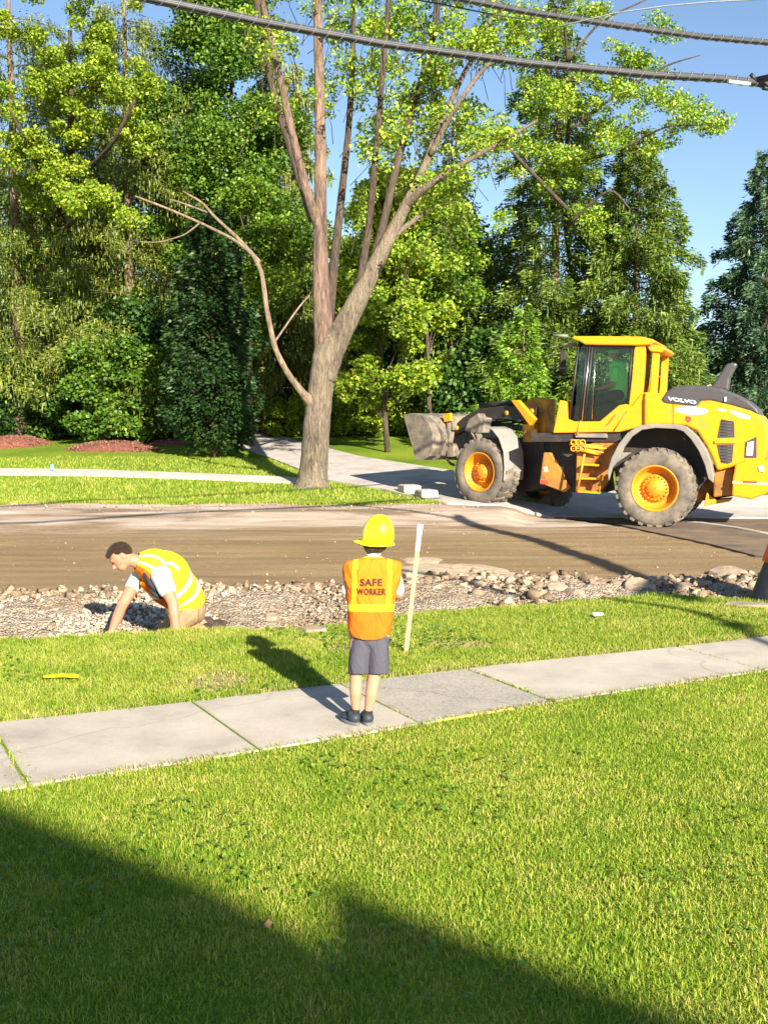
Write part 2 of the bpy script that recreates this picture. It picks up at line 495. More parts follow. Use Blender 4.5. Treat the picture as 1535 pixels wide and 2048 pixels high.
M['hair'] = simple('brown_hair', (.05, .027, .016), .5, .75, 70, bmp=1.0)
def cloth(name, c, sc=9, st=.6, var=.12):
    m, nt, b = new_mat(name)
    f = noise(nt, 5); nt.links.new(ramp(nt, f, [(.3, tuple(q * (1 - var) for q in c)), (.7, c)]), b.inputs['Base Color'])
    b.inputs['Roughness'].default_value = .85; b.inputs['Specular IOR Level'].default_value = .2
    tc = N(nt, 'ShaderNodeTexCoord'); mp = N(nt, 'ShaderNodeMapping'); mp.inputs['Scale'].default_value = (1, 1, .45); nt.links.new(tc.outputs['Object'], mp.inputs[0])
    bump(nt, b, noise(nt, sc, 3, .5, vec=mp.outputs[0], dist=1.2), st, .035)
    return m
M['shorts'] = cloth('grey_shorts', (.085, .08, .105), 12)
M['tee'] = cloth('white_tee', (.66, .66, .66), 11)
M['khaki'] = cloth('khaki_cloth', (.32, .21, .115), 10, .9)
M['navy'] = simple('dark_cloth', (.02, .03, .045), .9, .2, 20)
M['shoe'] = simple('blue_grey_shoe', (.025, .032, .045), .6, .2, 30)
M['sole'] = simple('shoe_sole', (.12, .13, .14), .8, .2, 30)
M['sock'] = simple('black_sock', (.015, .013, .014), .9, .2, 30)
M['helmet'] = simple('yellow_helmet', (.86, .74, .01), .22, .03, 3, coat=.3)
M['vest_green'] = simple('hi_vis_green', (.22, .88, .20), .7, .1, 20)
M['orange'] = simple('cone_orange', (.85, .12, .02), .5, .1, 10)
M['wood'] = simple('pale_lath', (.42, .31, .165), .8, .12, 20)
M['text'] = simple('dark_print', (.06, .012, .012), .8, .1, 10)
M['cable'] = simple('cable_sheath', (.05, .05, .055), .45, .25, 20)
M['lash'] = simple('lashing_steel', (.20, .20, .21), .4, .15, 20)
M['wire'] = simple('pale_wire', (.45, .46, .48), .5, .15, 20)
M['yellowpaint'] = simple('marking_yellow', (.66, .48, .10), .8, .1, 20)
M['bluepaint'] = simple('marker_blue', (.15, .4, .75), .7, .1, 20)
M['leafdry'] = simple('dry_leaf', (.60, .30, .14), .7, .2, 40)
def bark_mat(name, a, b_, sc=6):
    m, nt, b = new_mat(name)
    tc = N(nt, 'ShaderNodeTexCoord')
    mp = N(nt, 'ShaderNodeMapping'); mp.inputs['Scale'].default_value = (1, 1, .22)
    nt.links.new(tc.outputs['Object'], mp.inputs[0])
    n1 = noise(nt, sc * 2, 8, .7, vec=mp.outputs[0], dist=.5); n2 = noise(nt, 1.2, 3)
    f = math_(nt, 'ADD', math_(nt, 'MULTIPLY', n1, .7), math_(nt, 'MULTIPLY', n2, .3))
    nt.links.new(ramp(nt, f, [(.38, a), (.62, b_)]), b.inputs['Base Color']); b.inputs['Roughness'].default_value = .9
    bump(nt, b, n1, 1.0, .13)
    return m
M['bark'] = bark_mat('maple_bark', (.085, .062, .045), (.34, .265, .185), 9)
M['bark_red'] = bark_mat('reddish_bark', (.075, .055, .042), (.37, .235, .17))
M['bark_dark'] = bark_mat('dark_bark', (.045, .03, .022), (.15, .105, .075))
M['bark_brown'] = bark_mat('spruce_bark', (.13, .08, .055), (.34, .23, .16))
M['twig'] = bark_mat('bare_twig', (.17, .12, .08), (.42, .31, .21))
# leaf materials
M['lf_lime'] = leafmat('leaf_lime', [(.2, (.07, .14, .010)), (.5, (.19, .29, .016)), (.8, (.38, .44, .035))], .2)
M['lf_green'] = leafmat('leaf_green', [(.2, (.03, .085, .008)), (.5, (.10, .20, .013)), (.8, (.24, .34, .026))], .16)
M['lf_mid'] = leafmat('leaf_mid', [(.2, (.022, .06, .008)), (.5, (.065, .145, .012)), (.8, (.17, .26, .022))], .14)
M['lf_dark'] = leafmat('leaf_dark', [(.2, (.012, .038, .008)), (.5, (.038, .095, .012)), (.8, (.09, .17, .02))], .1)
M['lf_maple'] = leafmat('leaf_maple', [(.2, (.08, .18, .012)), (.5, (.20, .34, .02)), (.8, (.42, .47, .055))], .2)
M['nd_weep'] = leafmat('needle_weeping', [(.2, (.028, .055, .008)), (.5, (.10, .145, .015)), (.8, (.27, .30, .04))], .15)
M['nd_olive'] = leafmat('needle_olive', [(.2, (.05, .085, .012)), (.5, (.15, .19, .025)), (.8, (.30, .31, .06))], .15)
M['nd_spruce'] = leafmat('needle_spruce', [(.2, (.03, .07, .012)), (.5, (.09, .155, .018)), (.8, (.22, .29, .035))], .15)
M['nd_blue'] = leafmat('needle_blue', [(.2, (.018, .05, .03)), (.5, (.045, .10, .05)), (.8, (.12, .20, .08))], .1)
M['nd_young'] = leafmat('needle_young', [(.2, (.05, .13, .012)), (.5, (.15, .28, .02)), (.8, (.30, .42, .04))], .25)
M['nd_dark'] = leafmat('needle_dark', [(.2, (.008, .025, .008)), (.5, (.02, .055, .012)), (.8, (.05, .10, .02))], .1)

# ------------------------------------------------------------------ the ground
def xs_lines():
    a = np.concatenate([-np.geomspace(300, 12.5, 28), np.arange(-12, 12, .09), np.geomspace(12.5, 300, 28)])
    return a
XL = xs_lines()
def strip(name, y0, y1, ny, off, mat, xl=XL, power=1.0, jitter=0, kind='structure'):
    xl = np.asarray(xl)
    a = y0(xl) if callable(y0) else np.full(len(xl), float(y0))
    b = y1(xl) if callable(y1) else np.full(len(xl), float(y1))
    t = np.linspace(0, 1, ny)[:, None] ** power
    Y = a[None] * (1 - t) + b[None] * t
    X = np.broadcast_to(xl[None], Y.shape)
    Z = gz(X, Y) + off
    if jitter is not None and not isinstance(jitter, (int, float)):
        Z = Z + jitter(X, Y)
    return grid_mesh(name, np.stack([X, Y, Z], -1), mat, kind=kind)
far_edge = lambda x: 21.3 + .10 * np.sin(np.asarray(x) * 1.7) + .05 * np.sin(np.asarray(x) * 5) + np.clip((np.asarray(x) - 1.2) * .5, 0, 1.2)
near_far = lambda x: lawn_edge(x) - .001
def tiny(X, Y):
    return .004 * np.sin(X * 9.1 + Y * 3) * np.sin(Y * 7.7)
strip('lawn', -40, lambda x: lawn_edge(x), 150, 0, M['lawn_near'], jitter=tiny, power=.55)
# a cut face of earth at the lawn's edge drops to the gravel
def gbump(X, Y):
    r = np.random.default_rng(3)
    n = r.normal(0, 1, X.shape)
    lump = np.sin(X * 9 + 2 * np.sin(Y * 5)) * np.sin(Y * 11 + X * 3) + .7 * np.sin(X * 21 + Y * 9) * np.sin(Y * 23 - X * 5)
    return (.014 * n + .030 * lump + .03 * np.sin(X * 3.1)) * (np.clip((Y - lawn_edge(X)) / .25, 0, 1)) * np.clip((dirt_edge(X) + .05 - Y) / .2, 0, 1)
strip('gravel_bed', lambda x: lawn_edge(x), lambda x: dirt_edge(x) + .05, 70, 0, M['gravel'], jitter=gbump)
def ruts(X, Y):
    return .006 * np.sin(Y * 3.1 + X * .35) * np.sin(X * .7) + .004 * np.sin(Y * 11 + np.sin(X * .9) * 1.5)
strip('dirt_road', lambda x: dirt_edge(x) + .05, far_edge, 110, 0, M['dirt'], jitter=ruts)
strip('far_lawn', far_edge, lambda x: 60 + 0 * x, 140, 0, M['lawn_far'], jitter=lambda X, Y: .035 * np.exp(-((Y - far_edge(X) - .25) / .3) ** 2), power=1.4)
strip('field', 60, 900, 20, 0, M['lawn_far'], power=2)

# ---- near sidewalk: concrete panels on a slant
SW_D = Vector((4.54, 2.45, 0)).normalized()
SW_N = Vector((-SW_D.y, SW_D.x, 0))
def gflat(px, py):
    r = ray(px, py); d = EYE / -(r.z / r.y)
    return Vector((r.x / r.y * d, d, 0))
near_pts = [gflat(40, 1583), gflat(522, 1503), gflat(840, 1450), gflat(1100, 1405), gflat(1535, 1342)]
far_pts = [gflat(0, 1440), gflat(335, 1411), gflat(790, 1357), gflat(945, 1343), gflat(1370, 1290)]
sw_near = float(np.mean([p.dot(SW_N) for p in near_pts]))
sw_far = float(np.mean([p.dot(SW_N) for p in far_pts]))
print('SIDEWALK near', [round(p.dot(SW_N), 2) for p in near_pts], 'far', [round(p.dot(SW_N), 2) for p in far_pts])
# the walk bends slightly: near and far edges follow the measured points
def edge_poly(pts):
    u = [p.dot(SW_D) for p in pts]; w = [p.dot(SW_N) for p in pts]
    return np.poly1d(np.polyfit(u, w, 1))
pn, pf = edge_poly(near_pts), edge_poly(far_pts)
def swp(u, t, z):
    w = pn(u) * (1 - t) + pf(u) * t
    p = SW_D * u + SW_N * w
    return Vector((p.x, p.y, gz1(p.x, p.y) + z))
joints = []                                  # (u near, u far) of each joint
for a, b in (((60, 1580), (0, 1530)), ((522, 1503), (335, 1412)), ((838, 1448), (790, 1415)), ((1100, 1405), (945, 1345)), ((1535, 1342), (1320, 1297))):
    pa, pb = gflat(*a), gflat(*b)
    joints.append((pa.dot(SW_D), pb.dot(SW_D)))
print('JOINTS', [(round(a, 2), round(b, 2)) for a, b in joints])
uj = [joints[0][0], joints[1][0], joints[2][0], joints[3][0], joints[4][0]]
step = 1.35
uj = [uj[0] - 3 * step, uj[0] - 2 * step, uj[0] - step] + uj + [uj[-1] + step * k for k in range(1, 5)]
def panel(mb, u0, u1, top=.010):
    """one slab with rounded arrises and a slightly uneven edge"""
    g = .009; n = 14
    lo = []; 
    us = np.linspace(u0 + g, u1 - g, n)
    bot = [swp(u, 0, -.06) for u in us] + [swp(u, 1, -.06) for u in us[::-1]]
    tp = [swp(u, 0.0, top - .008) for u in us] + [swp(u, 1.0, top - .008) for u in us[::-1]]
    c = [swp(us[0] + .008, .008, top)] + [swp(u, .008, top) for u in us[1:-1]] + [swp(us[-1] - .008, .008, top)]
    c += [swp(us[-1] - .008, .992, top)] + [swp(u, .992, top) for u in us[::-1][1:-1]] + [swp(us[0] + .008, .992, top)]
    mb.ring_loft([bot, tp, c], cap=True, smooth=False)
mbs, mba, mbd = MB(), MB(), MB()
for i in range(len(uj) - 1):
    mb_ = mba if i == 5 else mbs
    panel(mb_, uj[i], uj[i + 1], .010 if i != 5 else .006)
mbs.build('sidewalk', M['sidewalk'])['kind'] = 'structure'
mba.build('sidewalk_panel', M['aggregate'])['kind'] = 'structure'
# yellow marking along the near edge of the rough panel
mb = MB()
us = np.linspace(uj[5] + .10, uj[5] + .66, 12)
A = [swp(u, -.004 - .003 * math.sin(u * 9), .013) for u in us] + [swp(u, .008, .013) for u in us[::-1]]
B = [p - Vector((0, 0, .03)) for p in A]
mb.prism(B, A)
tag(mb.build('edge_marking', M['yellowpaint']), 'thin yellow painted strip along the lawn side of the rough grey paving panel', 'marking')

# ---- far sidewalk, driveway, road shade (draped sheets)
def drape(name, left, right, mat, off=.012, n=60, m=8, thick=.05):
    """left/right: lists of ground points; a sheet between the two lines"""
    def res(pts):
        P = np.array([list(p)[:2] for p in pts]); s = np.concatenate([[0], np.cumsum(np.linalg.norm(np.diff(P, axis=0), axis=1))])
        t = np.linspace(0, s[-1], n)
        return np.stack([np.interp(t, s, P[:, 0]), np.interp(t, s, P[:, 1])], -1)
    L, Rr = res(left), res(right)
    t = np.linspace(0, 1, m)[:, None, None]
    XY = L[None] * (1 - t) + Rr[None] * t
    Z = gz(XY[..., 0], XY[..., 1]) + off
    XY = np.concatenate([XY[:1], XY, XY[-1:]]); Z = np.concatenate([Z[:1] - thick, Z, Z[-1:] - thick])
    return grid_mesh(name, np.concatenate([XY, Z[..., None]], -1), mat, smooth=False)
G = lambda px, py: ground_pt(px, py, 14)
drape('far_sidewalk', [(-22, 30)] + [G(x, y) for x, y in ((0, 940), (200, 943), (400, 950), (560, 957), (640, 963))],
      [(-22, 28.9)] + [G(x, y) for x, y in ((0, 951), (200, 953), (400, 960), (560, 967), (640, 974))], M['farwalk'], .05)
drape('driveway', [G(440, 845), G(450, 862), G(470, 890), G(560, 925), G(650, 962), G(760, 980), G(850, 1001), G(905, 1012), Vector((5, 21.0, 0)), Vector((12, 20.2, 0)), Vector((22, 19, 0))],
      [G(505, 845), G(525, 862), G(600, 885), G(720, 915), G(830, 932), G(950, 950), G(1060, 962), G(1200, 985), Vector((8.2, 24.0, 0)), Vector((13, 23.4, 0)), Vector((22, 22.4, 0))], M['drive'], .035, n=90)
drape('road_shade_sheet', [G(1225, 1050), G(1300, 1066), G(1420, 1092), G(1535, 1122), Vector((9, 14.0, 0)), Vector((14, 12.2, 0)), Vector((40, 6, 0))],
      [Vector((3.4, 20.9, 0)), Vector((5.0, 20.7, 0)), Vector((7, 20.5, 0)), Vector((9, 20.4, 0)), Vector((11, 20.2, 0)), Vector((14, 19.6, 0)), Vector((40, 14, 0))], M['road_shade'], .03, n=60)  # dark sheet painted where the ground only lies in shade
sun_stripe = [G(1250, 1040), G(1340, 1045), G(1400, 1050), G(1470, 1060), G(1545, 1074), Vector((10, 15.4, 0)), Vector((14, 14, 0))]
mb = MB(); mb.tube([p + Vector((0, 0, .035)) for p in sun_stripe], .035, 6, flat=(1.6, .8)); mb.build('kerb', M['kerbstone'])['kind'] = 'structure'  # pale bar standing for the sunlit stripe between shadows, no kerbstones there


# mulch beds under the shrubs
def mound(name, c, rx, ry, h, mat, kind='structure', rot=0):
    mb = MB(); n = 40; vs = []; fs = []
    rings = 7
    for i in range(rings + 1):
        t = i / rings
        for k in range(n):
            th = 2 * math.pi * k / n
            rr = 1 + .06 * math.sin(3 * th) + .04 * math.sin(7 * th + 1)
            x = rx * rr * t * math.cos(th); y = ry * rr * t * math.sin(th)
            X = c[0] + x * math.cos(rot) - y * math.sin(rot); Y = c[1] + x * math.sin(rot) + y * math.cos(rot)
            vs.append((X, Y, gz1(X, Y) + h * (1 - t ** 2.5) - .02 * (t == 1) + .012 * random.random()))
    for i in range(rings):
        for k in range(n):
            fs.append((i * n + k, i * n + (k + 1) % n, (i + 1) * n + (k + 1) % n, (i + 1) * n + k))
    mb.add(vs, fs, True)
    return tag(mb.build(name, mat), kind=kind)
beds = [(G(15, 893), 1.45, 1.15, .34, 0), (G(225, 897), 1.6, 1.0, .20, -.35), (G(345, 888), .8, .6, .12, -.1), (G(690, 853), 4.6, 1.1, .12, -.05)]
for c, rx, ry, h, rot in beds:
    mound('mulch_bed', c, rx, ry, h, M['mulchbed'], rot=rot)
def chips(name, areas, n, size, mat, label, cat, zoff=.01, flat=.35, box=True):
    """stuff: many small angular pieces in one object"""
    V = []
    tet = np.array([(1, 1, 1), (1, -1, -1), (-1, 1, -1), (-1, -1, 1)], float)
    cube = np.array([(-1, -1, -1), (1, -1, -1), (1, 1, -1), (-1, 1, -1), (-1, -1, 1), (1, -1, 1), (1, 1, 1), (-1, 1, 1)], float)
    fcs = [(3, 2, 1, 0), (4, 5, 6, 7), (0, 1, 5, 4), (1, 2, 6, 5), (2, 3, 7, 6), (3, 0, 4, 7)]
    pts = areas(n)
    k = len(pts)
    s = size[0] * (size[1] / size[0]) ** (rng.random(k) ** 2.2)
    c = cube[None] * (1 + rng.uniform(-.68, .35, (k, 8, 3)))
    w1, w2 = rng.uniform(.05, 1, k), rng.uniform(.25, 1, k)
    c[:, 4:, 0] = c[:, 4:, 0] * w1[:, None] + rng.uniform(-.5, .5, k)[:, None]; c[:, 4:, 1] *= w2[:, None]
    sc = np.stack([s * rng.uniform(.7, 1.4, k), s * rng.uniform(.5, 1.1, k), s * rng.uniform(flat, flat * 2.2, k)], -1) / 2
    c = c * sc[:, None]
    a = rng.uniform(0, 2 * np.pi, k); b = rng.normal(0, .35, k)
    ca, sa, cb, sb = np.cos(a), np.sin(a), np.cos(b), np.sin(b)
    x, y, z = c[..., 0], c[..., 1], c[..., 2]
    x, z = x * cb[:, None] - z * sb[:, None], x * sb[:, None] + z * cb[:, None]
    x, y = x * ca[:, None] - y * sa[:, None], x * sa[:, None] + y * ca[:, None]
    P = np.stack([x, y, z], -1) + pts[:, None]
    P[..., 2] += (s * zoff / .01 * .25)[:, None]
    # welded cubes: each stone stays one island
    me = bpy.data.meshes.new(name)
    co = P.reshape(-1, 3)
    f = (np.array(fcs)[None] + 8 * np.arange(k)[:, None, None]).reshape(-1, 4)
    me.vertices.add(len(co)); me.vertices.foreach_set('co', co.ravel().astype(np.float32))
    me.loops.add(len(f) * 4); me.loops.foreach_set('vertex_index', f.ravel().astype(np.int32))
    me.polygons.add(len(f)); me.polygons.foreach_set('loop_start', np.arange(0, len(f) * 4, 4, dtype=np.int32))
    me.update(calc_edges=True); me.materials.append(mat)
    o = link(bpy.data.objects.new(name, me))
    return tag(o, label, cat, kind='stuff')
def in_gravel(n):
    x = rng.uniform(-5.5, 6.5, n); e = lawn_edge(x); d = dirt_edge(x)
    t = rng.beta(1.0, 1.35, n)
    y = e + .04 + (d - e + .08) * t
    pat = np.sin(x * 2.3 + y) * np.sin(y * 3.1 - x * .7)
    keep = rng.random(n) < np.where(x < .6, 1, .45) * np.where(pat < -.35, .35, 1)
    x, y = x[keep], y[keep]
    return np.stack([x, y, gz(x, y)], -1)
chips('gravel', in_gravel, 26000, (.008, .05), M['stones'], 'pale loose gravel and broken stones between the near lawn and the dirt', 'gravel', .001)
def in_left(n):
    x = -1.35 - 3.6 * rng.random(n) ** .8; e = lawn_edge(x); d = dirt_edge(x); t = rng.beta(1, 1.2, n)
    y = e + .03 + (d - e - .05) * t
    return np.stack([x, y, gz(x, y) + .012], -1)
chips('pale_rubble', in_left, 8000, (.010, .07), M['pale_stones'], 'pale dusty limestone rubble in the left part of the trench', 'rubble', .001, .4)
def in_clods(n):
    x = rng.uniform(-5.5, 7, n); y = dirt_edge(x) + np.abs(rng.normal(0, .28, n)) - .15
    return np.stack([x, y, gz(x, y)], -1)
chips('dirt_clods', in_clods, 3600, (.015, .13), M['clods'], 'brown dirt clods scattered along the edge of the graded dirt', 'dirt')
def in_right(n):
    x = rng.uniform(.2, 5.2, n); e = lawn_edge(x); d = dirt_edge(x)
    y = e + .1 + (d - e + .1) * rng.random(n)
    return np.stack([x, y, gz(x, y)], -1)
chips('broken_pieces', in_right, 1100, (.03, .20), M['clods'], 'brown and grey broken pieces heaped in the right half of the trench', 'rubble', .001, .3)
def in_road(n):
    x = rng.uniform(-8, 6.5, n); y = 12 + 9 * rng.random(n)
    k = y > dirt_edge(x) + .2
    x, y = x[k], y[k]
    return np.stack([x, y, gz(x, y)], -1)
chips('road_grit', in_road, 1500, (.006, .032), M['clods'], 'small clods and grit scattered over the graded dirt', 'dirt', .006)
def in_far(n):
    x = rng.uniform(-10, 2, n); y = far_edge(x) - np.abs(rng.normal(.2, .45, n))
    return np.stack([x, y, gz(x, y)], -1)
chips('road_rubble', in_far, 700, (.015, .07), M['stones'], 'pale rubble strewn along the far edge of the dug road', 'rubble', flat=.25)
def smear(px, py, rx, ry, h):
    c = ground_pt(px, py, 9); return mound('sandy_patch', c, rx, ry, h, M['sand'])
M['sand'] = simple('pale_sand', (.46, .35, .23), .95, .25, 6, bmp=.5)
smear(900, 1142, .75, .75, .025); smear(985, 1152, .55, .35, .02); smear(845, 1122, .3, .4, .015)
def in_beds(n):
    P = []
    for c, rx, ry, h, rot in beds:
        m = int(n * rx * ry / 8); t = np.sqrt(rng.random(m)); th = rng.uniform(0, 2 * np.pi, m)
        x = rx * t * np.cos(th); y = ry * t * np.sin(th)
        X = c[0] + x * math.cos(rot) - y * math.sin(rot); Y = c[1] + x * math.sin(rot) + y * math.cos(rot)
        P.append(np.stack([X, Y, gz(X, Y) + h * (1 - t ** 2.5)], -1))
    return np.concatenate(P)
chips('mulch_chips', in_beds, 5000, (.03, .09), M['mulch'], 'red brown bark mulch chips covering the shrub beds', 'mulch')

# broken concrete chunks at the right of the trench
def chunk(px, py, w, h, t, rz, tilt, label, name='concrete_chunk', grp='broken concrete chunks in the trench', mat='chunk', cat='rubble', d0=9):
    p = ground_pt(px, py, d0) if not isinstance(px, float) else Vector((px, py, gz1(px, py)))
    k = 9; pts = []
    for i in range(k):
        th = 2 * math.pi * i / k
        rr = random.uniform(.8, 1.12)
        pts.append(Vector((w / 2 * rr * math.cos(th), h / 2 * rr * math.sin(th), 0)))
    Mx = Matrix.Rotation(rz, 4, 'Z') @ Matrix.Rotation(tilt, 4, 'X')
    mb = MB(); lo = [p + Mx @ Vector((q.x * .9, q.y * .9, -t * .5)) for q in pts]; mi = [p + Mx @ Vector((q.x, q.y, t * .15 * random.uniform(-1, 1.2))) for q in pts]
    hi = [p + Mx @ Vector((q.x * .86, q.y * .86, t * random.uniform(.42, .55))) for q in pts]
    mb.ring_loft([lo, mi, hi], smooth=False)
    o = mb.build(name, M[mat], bevel=.003)
    # origin on the piece
    o.data.transform(Matrix.Translation(-p)); o.location = p
    tag(o, label, cat, grp)
    return o
chunk(1112, 1182, .30, .2, .13, .3, .5, 'small broken concrete slab leaning over a dark hole, leftmost of the trench chunks')
chunk(1150, 1190, .30, .20, .10, -.7, -.6, 'narrow tilted concrete slab edge standing up beside the dark hole')
chunk(1190, 1178, .34, .24, .12, 1.1, .4, 'brown concrete lump left of the large pale slab in the trench')
chunk(1235, 1172, .22, .2, .12, .5, .3, 'small brown lump against the left side of the large pale slab')
chunk(1275, 1180, .50, .30, .17, .15, .55, 'largest pale concrete slab tilted up where the cable shadow meets the trench')
chunk(1365, 1178, .26, .2, .10, .9, .2, 'flat brown chunk right of the cable shadow at the trench edge')
chunk(1405, 1170, .26, .18, .10, .2, .2, 'pale chunk between two brown ones near the right end of the trench')
chunk(1455, 1150, .50, .32, .14, -.4, .35, 'big curved concrete piece beside the traffic cone')
chunk(1462, 1180, .34, .14, .12, -1.0, .8, 'thin upright concrete shard next to the traffic cone')
chunk(1500, 1215, .62, .20, .08, -.25, .05, 'long pale kerb fragment lying below the traffic cone', d0=7)
chunk(628, 1266, .28, .16, .10, .1, .1, 'flat grey brown stone lying on the lawn edge left of the boy', 'stone', None, cat='stone', d0=7)
chunk(545, 1240, .16, .12, .10, .6, .3, 'small dark clod at the gravel edge above the boy shadow', 'stone', None, cat='stone', d0=7)
# kerb blocks at the corner of the driveway
for px, py, w, lab in ((818, 978, .40, 'pale rounded kerb block at the driveway corner, larger left one of the pair'), (852, 988, .38, 'pale kerb block at the driveway corner, right one of the pair touching the drive edge')):
    p = G(px, py + 9)
    mb = MB(); mb.box(p + Vector((0, 0, .10)), (w, .5, .18), Matrix.Rotation(.3, 4, 'Z').to_3x3())
    o = mb.build('kerb_block', M['kerbstone'], bevel=.05, seg=3)
    o.data.transform(Matrix.Translation(-p)); o.location = p
    tag(o, lab, 'kerb stone', 'kerb blocks at the driveway corner')

# ------------------------------------------------------------------ grass blades
def blades(name, X, Y, h, w, mat, label, zoff=0, lean=.5, z=None):
    n = len(X)
    if z is None: z = gz(X, Y)
    a = rng.uniform(0, 2 * np.pi, n); L = h * rng.uniform(.45, 1.25, n)
    la = rng.uniform(0, 2 * np.pi, n); ln = np.abs(rng.normal(0, lean, n))
    dx, dy = np.cos(a) * w / 2 * rng.uniform(.7, 1.3, n), np.sin(a) * w / 2
    lx, ly = np.cos(la) * ln * L, np.sin(la) * ln * L
    B = np.stack([X, Y, z - .006], -1)
    mid = B + np.stack([lx * .35, ly * .35, L * .6], -1)
    tip = B + np.stack([lx, ly, L * np.sqrt(np.maximum(1 - ln ** 2 * .5, .2))], -1)
    o = np.stack([dx, dy, 0 * dx], -1)
    co = np.stack([B - o, B + o, mid + o * .75, mid - o * .75, tip], 1).reshape(-1, 3)
    base = 5 * np.arange(n)
    loops = np.stack([base, base + 1, base + 2, base + 3, base + 3, base + 2, base + 4], -1).ravel()
    starts = np.stack([7 * np.arange(n), 7 * np.arange(n) + 4], -1).ravel()
    me = bpy.data.meshes.new(name)
    me.vertices.add(len(co)); me.vertices.foreach_set('co', co.ravel().astype(np.float32))
    me.loops.add(len(loops)); me.loops.foreach_set('vertex_index', loops.astype(np.int32))
    me.polygons.add(2 * n); me.polygons.foreach_set('loop_start', starts.astype(np.int32))
    me.update(calc_edges=True); me.materials.append(mat)
    o = link(bpy.data.objects.new(name, me))
    return tag(o, label, 'grass', kind='stuff')
def walk_t(X, Y):
    u = X * SW_D.x + Y * SW_D.y; w = X * SW_N.x + Y * SW_N.y
    return (w - pn(u)) / (pf(u) - pn(u))
def frame_pts(n, y0, y1, pw=1.0, margin=.5):
    """points spread over the visible wedge of ground (a little wider than the view)"""
    Y = y0 + (y1 - y0) * rng.random(n) ** pw
    X = rng.uniform(-1, 1, n) * (.40 * Y + margin)
    return X, Y
# front lawn
X, Y = frame_pts(480000, 2.9, 10.2, .95)
t = walk_t(X, Y)
edge = .02 * np.sin(X * 17) + .015 * np.sin(X * 41 + 1)
k = (t < .002 + edge * 1.0) | (t > 1.0 + edge)
bare = lambda X, Y, c, rx, ry: ((X - c.x) / rx) ** 2 + ((Y - c.y) / ry) ** 2 < 1
X, Y = X[k], Y[k]
k = Y < lawn_edge(X) + .02
X, Y = X[k], Y[k]
patches = [(gflat(440, 1362), .22, .30), (gflat(918, 1292), .28, .18), (gflat(700, 1300), .25, .15)]
keep = np.ones(len(X), bool)
for c, rx, ry in patches:
    keep &= ~(bare(X, Y, c, rx, ry) & (rng.random(len(X)) < .8))
X, Y = X[keep], Y[keep]
t = walk_t(X, Y)
fr = t < .5
d_ = np.hypot(X, Y)
blades('lawn_grass', X[fr], Y[fr], .029, .0036, M['blade'], 'sunlit yellow green lawn grass in front of the sidewalk', lean=.8)
X2, Y2 = frame_pts(150000, 5.5, 11.6, .8, .3)
t2 = walk_t(X2, Y2)
k = (t2 > 1.0 + .04 * np.sin(X2 * 23)) & (Y2 < lawn_edge(X2) + .04)
for c, rx, ry in patches: k &= ~(bare(X2, Y2, c, rx, ry) & (rng.random(len(X2)) < .8))
X2, Y2 = X2[k], Y2[k]
blades('verge_grass', np.concatenate([X[~fr], X2]), np.concatenate([Y[~fr], Y2]), .042, .0052, M['blade_verge'], 'bright green grass strip between the sidewalk and the gravel', lean=.6)
# shaggy dry fringes beside and between the slabs
u = rng.uniform(-3.5, 7, 3800); u = u[np.sin(u * 5.1) + .6 * np.sin(u * 13) + rng.normal(0, .5, 3800) > -.35]; m_ = len(u); side = rng.random(m_) < .42
w = np.where(side, pn(u) - np.abs(rng.normal(0, .016, m_)) - .004, pf(u) + np.abs(rng.normal(0, .035, m_)) + .004)
blades('edge_grass', SW_D.x * u + SW_N.x * w, SW_D.y * u + SW_N.y * w, .05, .006, M['drygrass'], 'dry straw coloured grass fringe along both edges of the sidewalk', lean=.9)
m_ = 3400; u = rng.uniform(-3.5, 7, m_); side = rng.random(m_) < .5
cre = .012 + .022 * np.abs(np.sin(u * 3.7) * np.sin(u * 9.1 + 1))
w = np.where(side, pn(u) + rng.uniform(-.03, 1, m_) * cre * .7, pf(u) - rng.uniform(-.03, 1, m_) * cre * .7)
blades('creeping_grass', SW_D.x * u + SW_N.x * w, SW_D.y * u + SW_N.y * w, .045, .0045, M['blade_verge'], 'green grass blades creeping over the edges of the sidewalk slabs', lean=.9)
U, T_ = [], []
for i, dens in ((3, 150), (6, 110), (7, 40), (5, 10)):
    U.append(np.full(dens, uj[i]) + rng.normal(0, .013 if i != 3 else .03, dens)); T_.append(rng.beta(.7, .9, dens) if i != 5 else rng.uniform(.15, .35, dens))
U, T_ = np.concatenate(U), np.concatenate(T_)
w = pn(U) * (1 - T_) + pf(U) * T_
blades('joint_grass', SW_D.x * U + SW_N.x * w, SW_D.y * U + SW_N.y * w, .035, .007, M['blade_verge'], 'tufts of weeds growing in the sidewalk joints', lean=.9)
